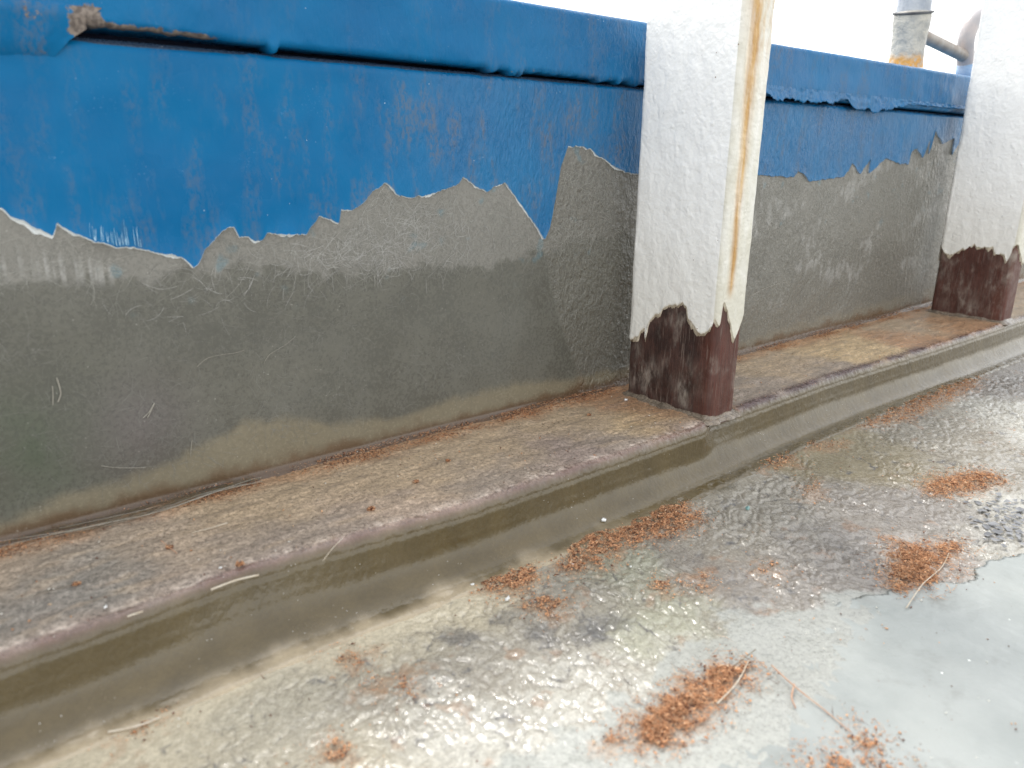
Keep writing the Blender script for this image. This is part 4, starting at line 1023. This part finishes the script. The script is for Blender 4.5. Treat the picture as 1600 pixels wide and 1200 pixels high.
def spline(pts, n=24):
    q = np.array(pts, float); t = np.linspace(0, len(q) - 1, n); i = np.clip(t.astype(int), 0, len(q) - 2); f = (t - i)[:, None]
    p0, p1, p2, p3 = q[np.maximum(i - 1, 0)], q[i], q[i + 1], q[np.minimum(i + 2, len(q) - 1)]
    return .5 * (2 * p1 + (p2 - p0) * f + (2 * p0 - 5 * p1 + 4 * p2 - p3) * f ** 2 + (3 * p1 - p0 - 3 * p2 + p3) * f ** 3)
STRAW = simple('pale_fibre', (.48, .40, .30), (.6, .54, .44), 200, .6)
STRAWW = simple('grey_fibre', (.28, .26, .22), (.34, .32, .27), 200, .6)
STRAWR = simple('reddish_fibre', (.42, .22, .13), (.5, .34, .24), 200, .6)
STRAWD = simple('dark_olive_fibre', (.07, .05, .025), (.14, .10, .05), 200, .6)
SD = ['long reddish fibre lying across the pale deck paint at lower right', 'grey fibre sticking out of the bushy sawdust tuft', 'straight fibre along the bottom pair of sawdust clumps', 'pale curved strand in the sawdust smear at bottom left', 'thin grey fibre above the bottom pair of clumps', 'short reddish twig branching from the long fibre']
for i, (l, lab) in enumerate(zip(T['strands_deck'], SD)):
    r = [.0004, .00035, .0004, .0006, .00025, .0005][i]
    pts = spline([(x, y, -H + .0022 + .001 * math.sin(j * 2.)) for j, (x, y) in enumerate(l)])
    tag(tube('fibre', pts, r * np.linspace(1, .6, len(pts)), [STRAWR, STRAW, STRAW, STRAW, STRAWD, STRAWR][i], n=6), lab, 'fibre', 'loose fibres')
SL = ['pale fibre lying along the ledge front edge at left', 'pale straight fibre on the ledge at left', 'reddish twig crossing the ledge at left', 'short pale fibre at the ledge front edge, lower left', 'thin pale fibre standing against the ledge front below the wall centre']
for i, (l, lab) in enumerate(zip(T['strands_ledge'], SL)):
    pts = spline([(x, y, .0014) for x, y in l])
    tag(tube('fibre', pts, [.0005, .00025, .0003, .0004, .0002][i], [STRAW, STRAW, STRAWR, STRAW, STRAW][i], n=6), lab, 'fibre', 'loose fibres')
SW = ['short upright pale fibre on the wall at far left, left of a pair', 'curved pale fibre on the wall at far left, right of a pair', 'thin pale whisker sticking out of the wall right of the middle post', 'looped pale fibre on the dark wall left of centre', 'short upright fibre on the olive wall foot', 'thin horizontal fibre above the olive wall foot', 'long faint curved fibre on the dark wall', 'faint slanting fibre on the dark wall, right of the long curved one']
for i, (l, lab) in enumerate(zip(T['strands_wall'], SW)):
    pts = spline([(x, -.0016 if i != 2 else -.004 - .003 * j, z) for j, (x, z) in enumerate(l)])
    if i != 2: pts[:, 1] = wall_y(pts[:, 0], pts[:, 2]) - .0006
    tag(tube('fibre', pts, [.0003, .0004, .0002, .0003, .0002, .0002, .00014, .00014][i], STRAWW, n=6), lab, 'fibre', 'loose fibres')

def build_tuft():
    root = empty('dry_fibre_bundle', (-.12, -.012, .001))
    tag(root, 'bundle of thin dark dry fibres lying in the corner at far left', 'fibre bundle')
    for i in range(26):
        b = T['strands_corner'][i % 3]
        o = rng.normal(0, .0022, 2); s0 = rng.random() * .3
        l = [(x + o[0], min(y * .6 - .0050 + o[1] + rng.normal(0, .0006), -.0035), .0012 + abs(rng.normal(0, .0018))) for x, y in b]
        pts = spline(l, 30)[int(s0 * 30):]
        adopt(tube('fibre_strand', pts, rng.uniform(.00012, .00022) * np.linspace(.6, 1, len(pts)), STRAWD if i % 4 else STRAWW, n=5), root)
build_tuft()

def build_web():
    """dark stain showing through lens-shaped gaps of a cracked pale paint skin"""
    poly = np.array(T['web'])
    M = Mat('black_deck_stain'); m = M.done(M.mix(M.ramp(M.noise(150, 2), .35, .65), (.05, .05, .055), (.16, .16, .165)), .25)
    root = bpy.data.objects.new('cracked_patch', None); COL.objects.link(root); root.parent = deck
    root['label'] = 'pale paint cracked into a net over a dark stain'
    # skewed, stretched lattice of cells; each cell is the Voronoi polygon of its seed, shrunk by the width of the paint net
    a = -.35; ca, sa = math.cos(a), math.sin(a)
    Rm = np.array([[ca, -sa], [sa, ca]])
    ctr = poly.mean(0)
    sx, sy = .0125, .0044
    seeds = np.array([((i + .5 * (j % 2)) * sx, j * sy) for i in range(-12, 13) for j in range(-14, 15)]) + rng.normal(0, 1, (25 * 29, 2)) * (.0044, .0021)
    for k, p in enumerate(seeds):
        w0 = ctr + Rm @ p
        if not inpoly(w0[None], poly)[0]: continue
        ed = edge_dist(w0[None], poly)[0]
        if rng.random() > .15 + ed / .025: continue
        cell = [np.array(c) * .02 + p for c in ((-1, -1), (1, -1), (1, 1), (-1, 1))]
        dd = np.linalg.norm(seeds - p, axis=1)
        for q in seeds[(dd > 0) & (dd < .03)]:
            m0 = (p + q) / 2; n0 = (q - p) / np.linalg.norm(q - p); m0 = m0 - n0 * rng.uniform(.0003, .0011)
            out = []
            for i in range(len(cell)):
                u, v = cell[i - 1], cell[i]; du, dv = (u - m0) @ n0, (v - m0) @ n0
                if (du < 0) != (dv < 0): out.append(u + (v - u) * (du / (du - dv)))
                if dv < 0: out.append(v)
            cell = out
            if len(cell) < 3: break
        if len(cell) < 3: continue
        cell = np.array(cell); cc = cell.mean(0); cell = cc + (cell - cc) * min(1, .5 + ed / .03) * rng.uniform(.5, 1.0)
        c = ctr + cell @ Rm.T; mid = c.mean(0); n = len(c)
        P = np.zeros((n, 2, 3)); P[:, 0, :2] = c; P[:, 1, :2] = mid
        P[..., 2] = -H + .0016 + .0002 * rng.random()
        grid('dark_gap', P, m, root, closed=True, flip=False)
build_web()
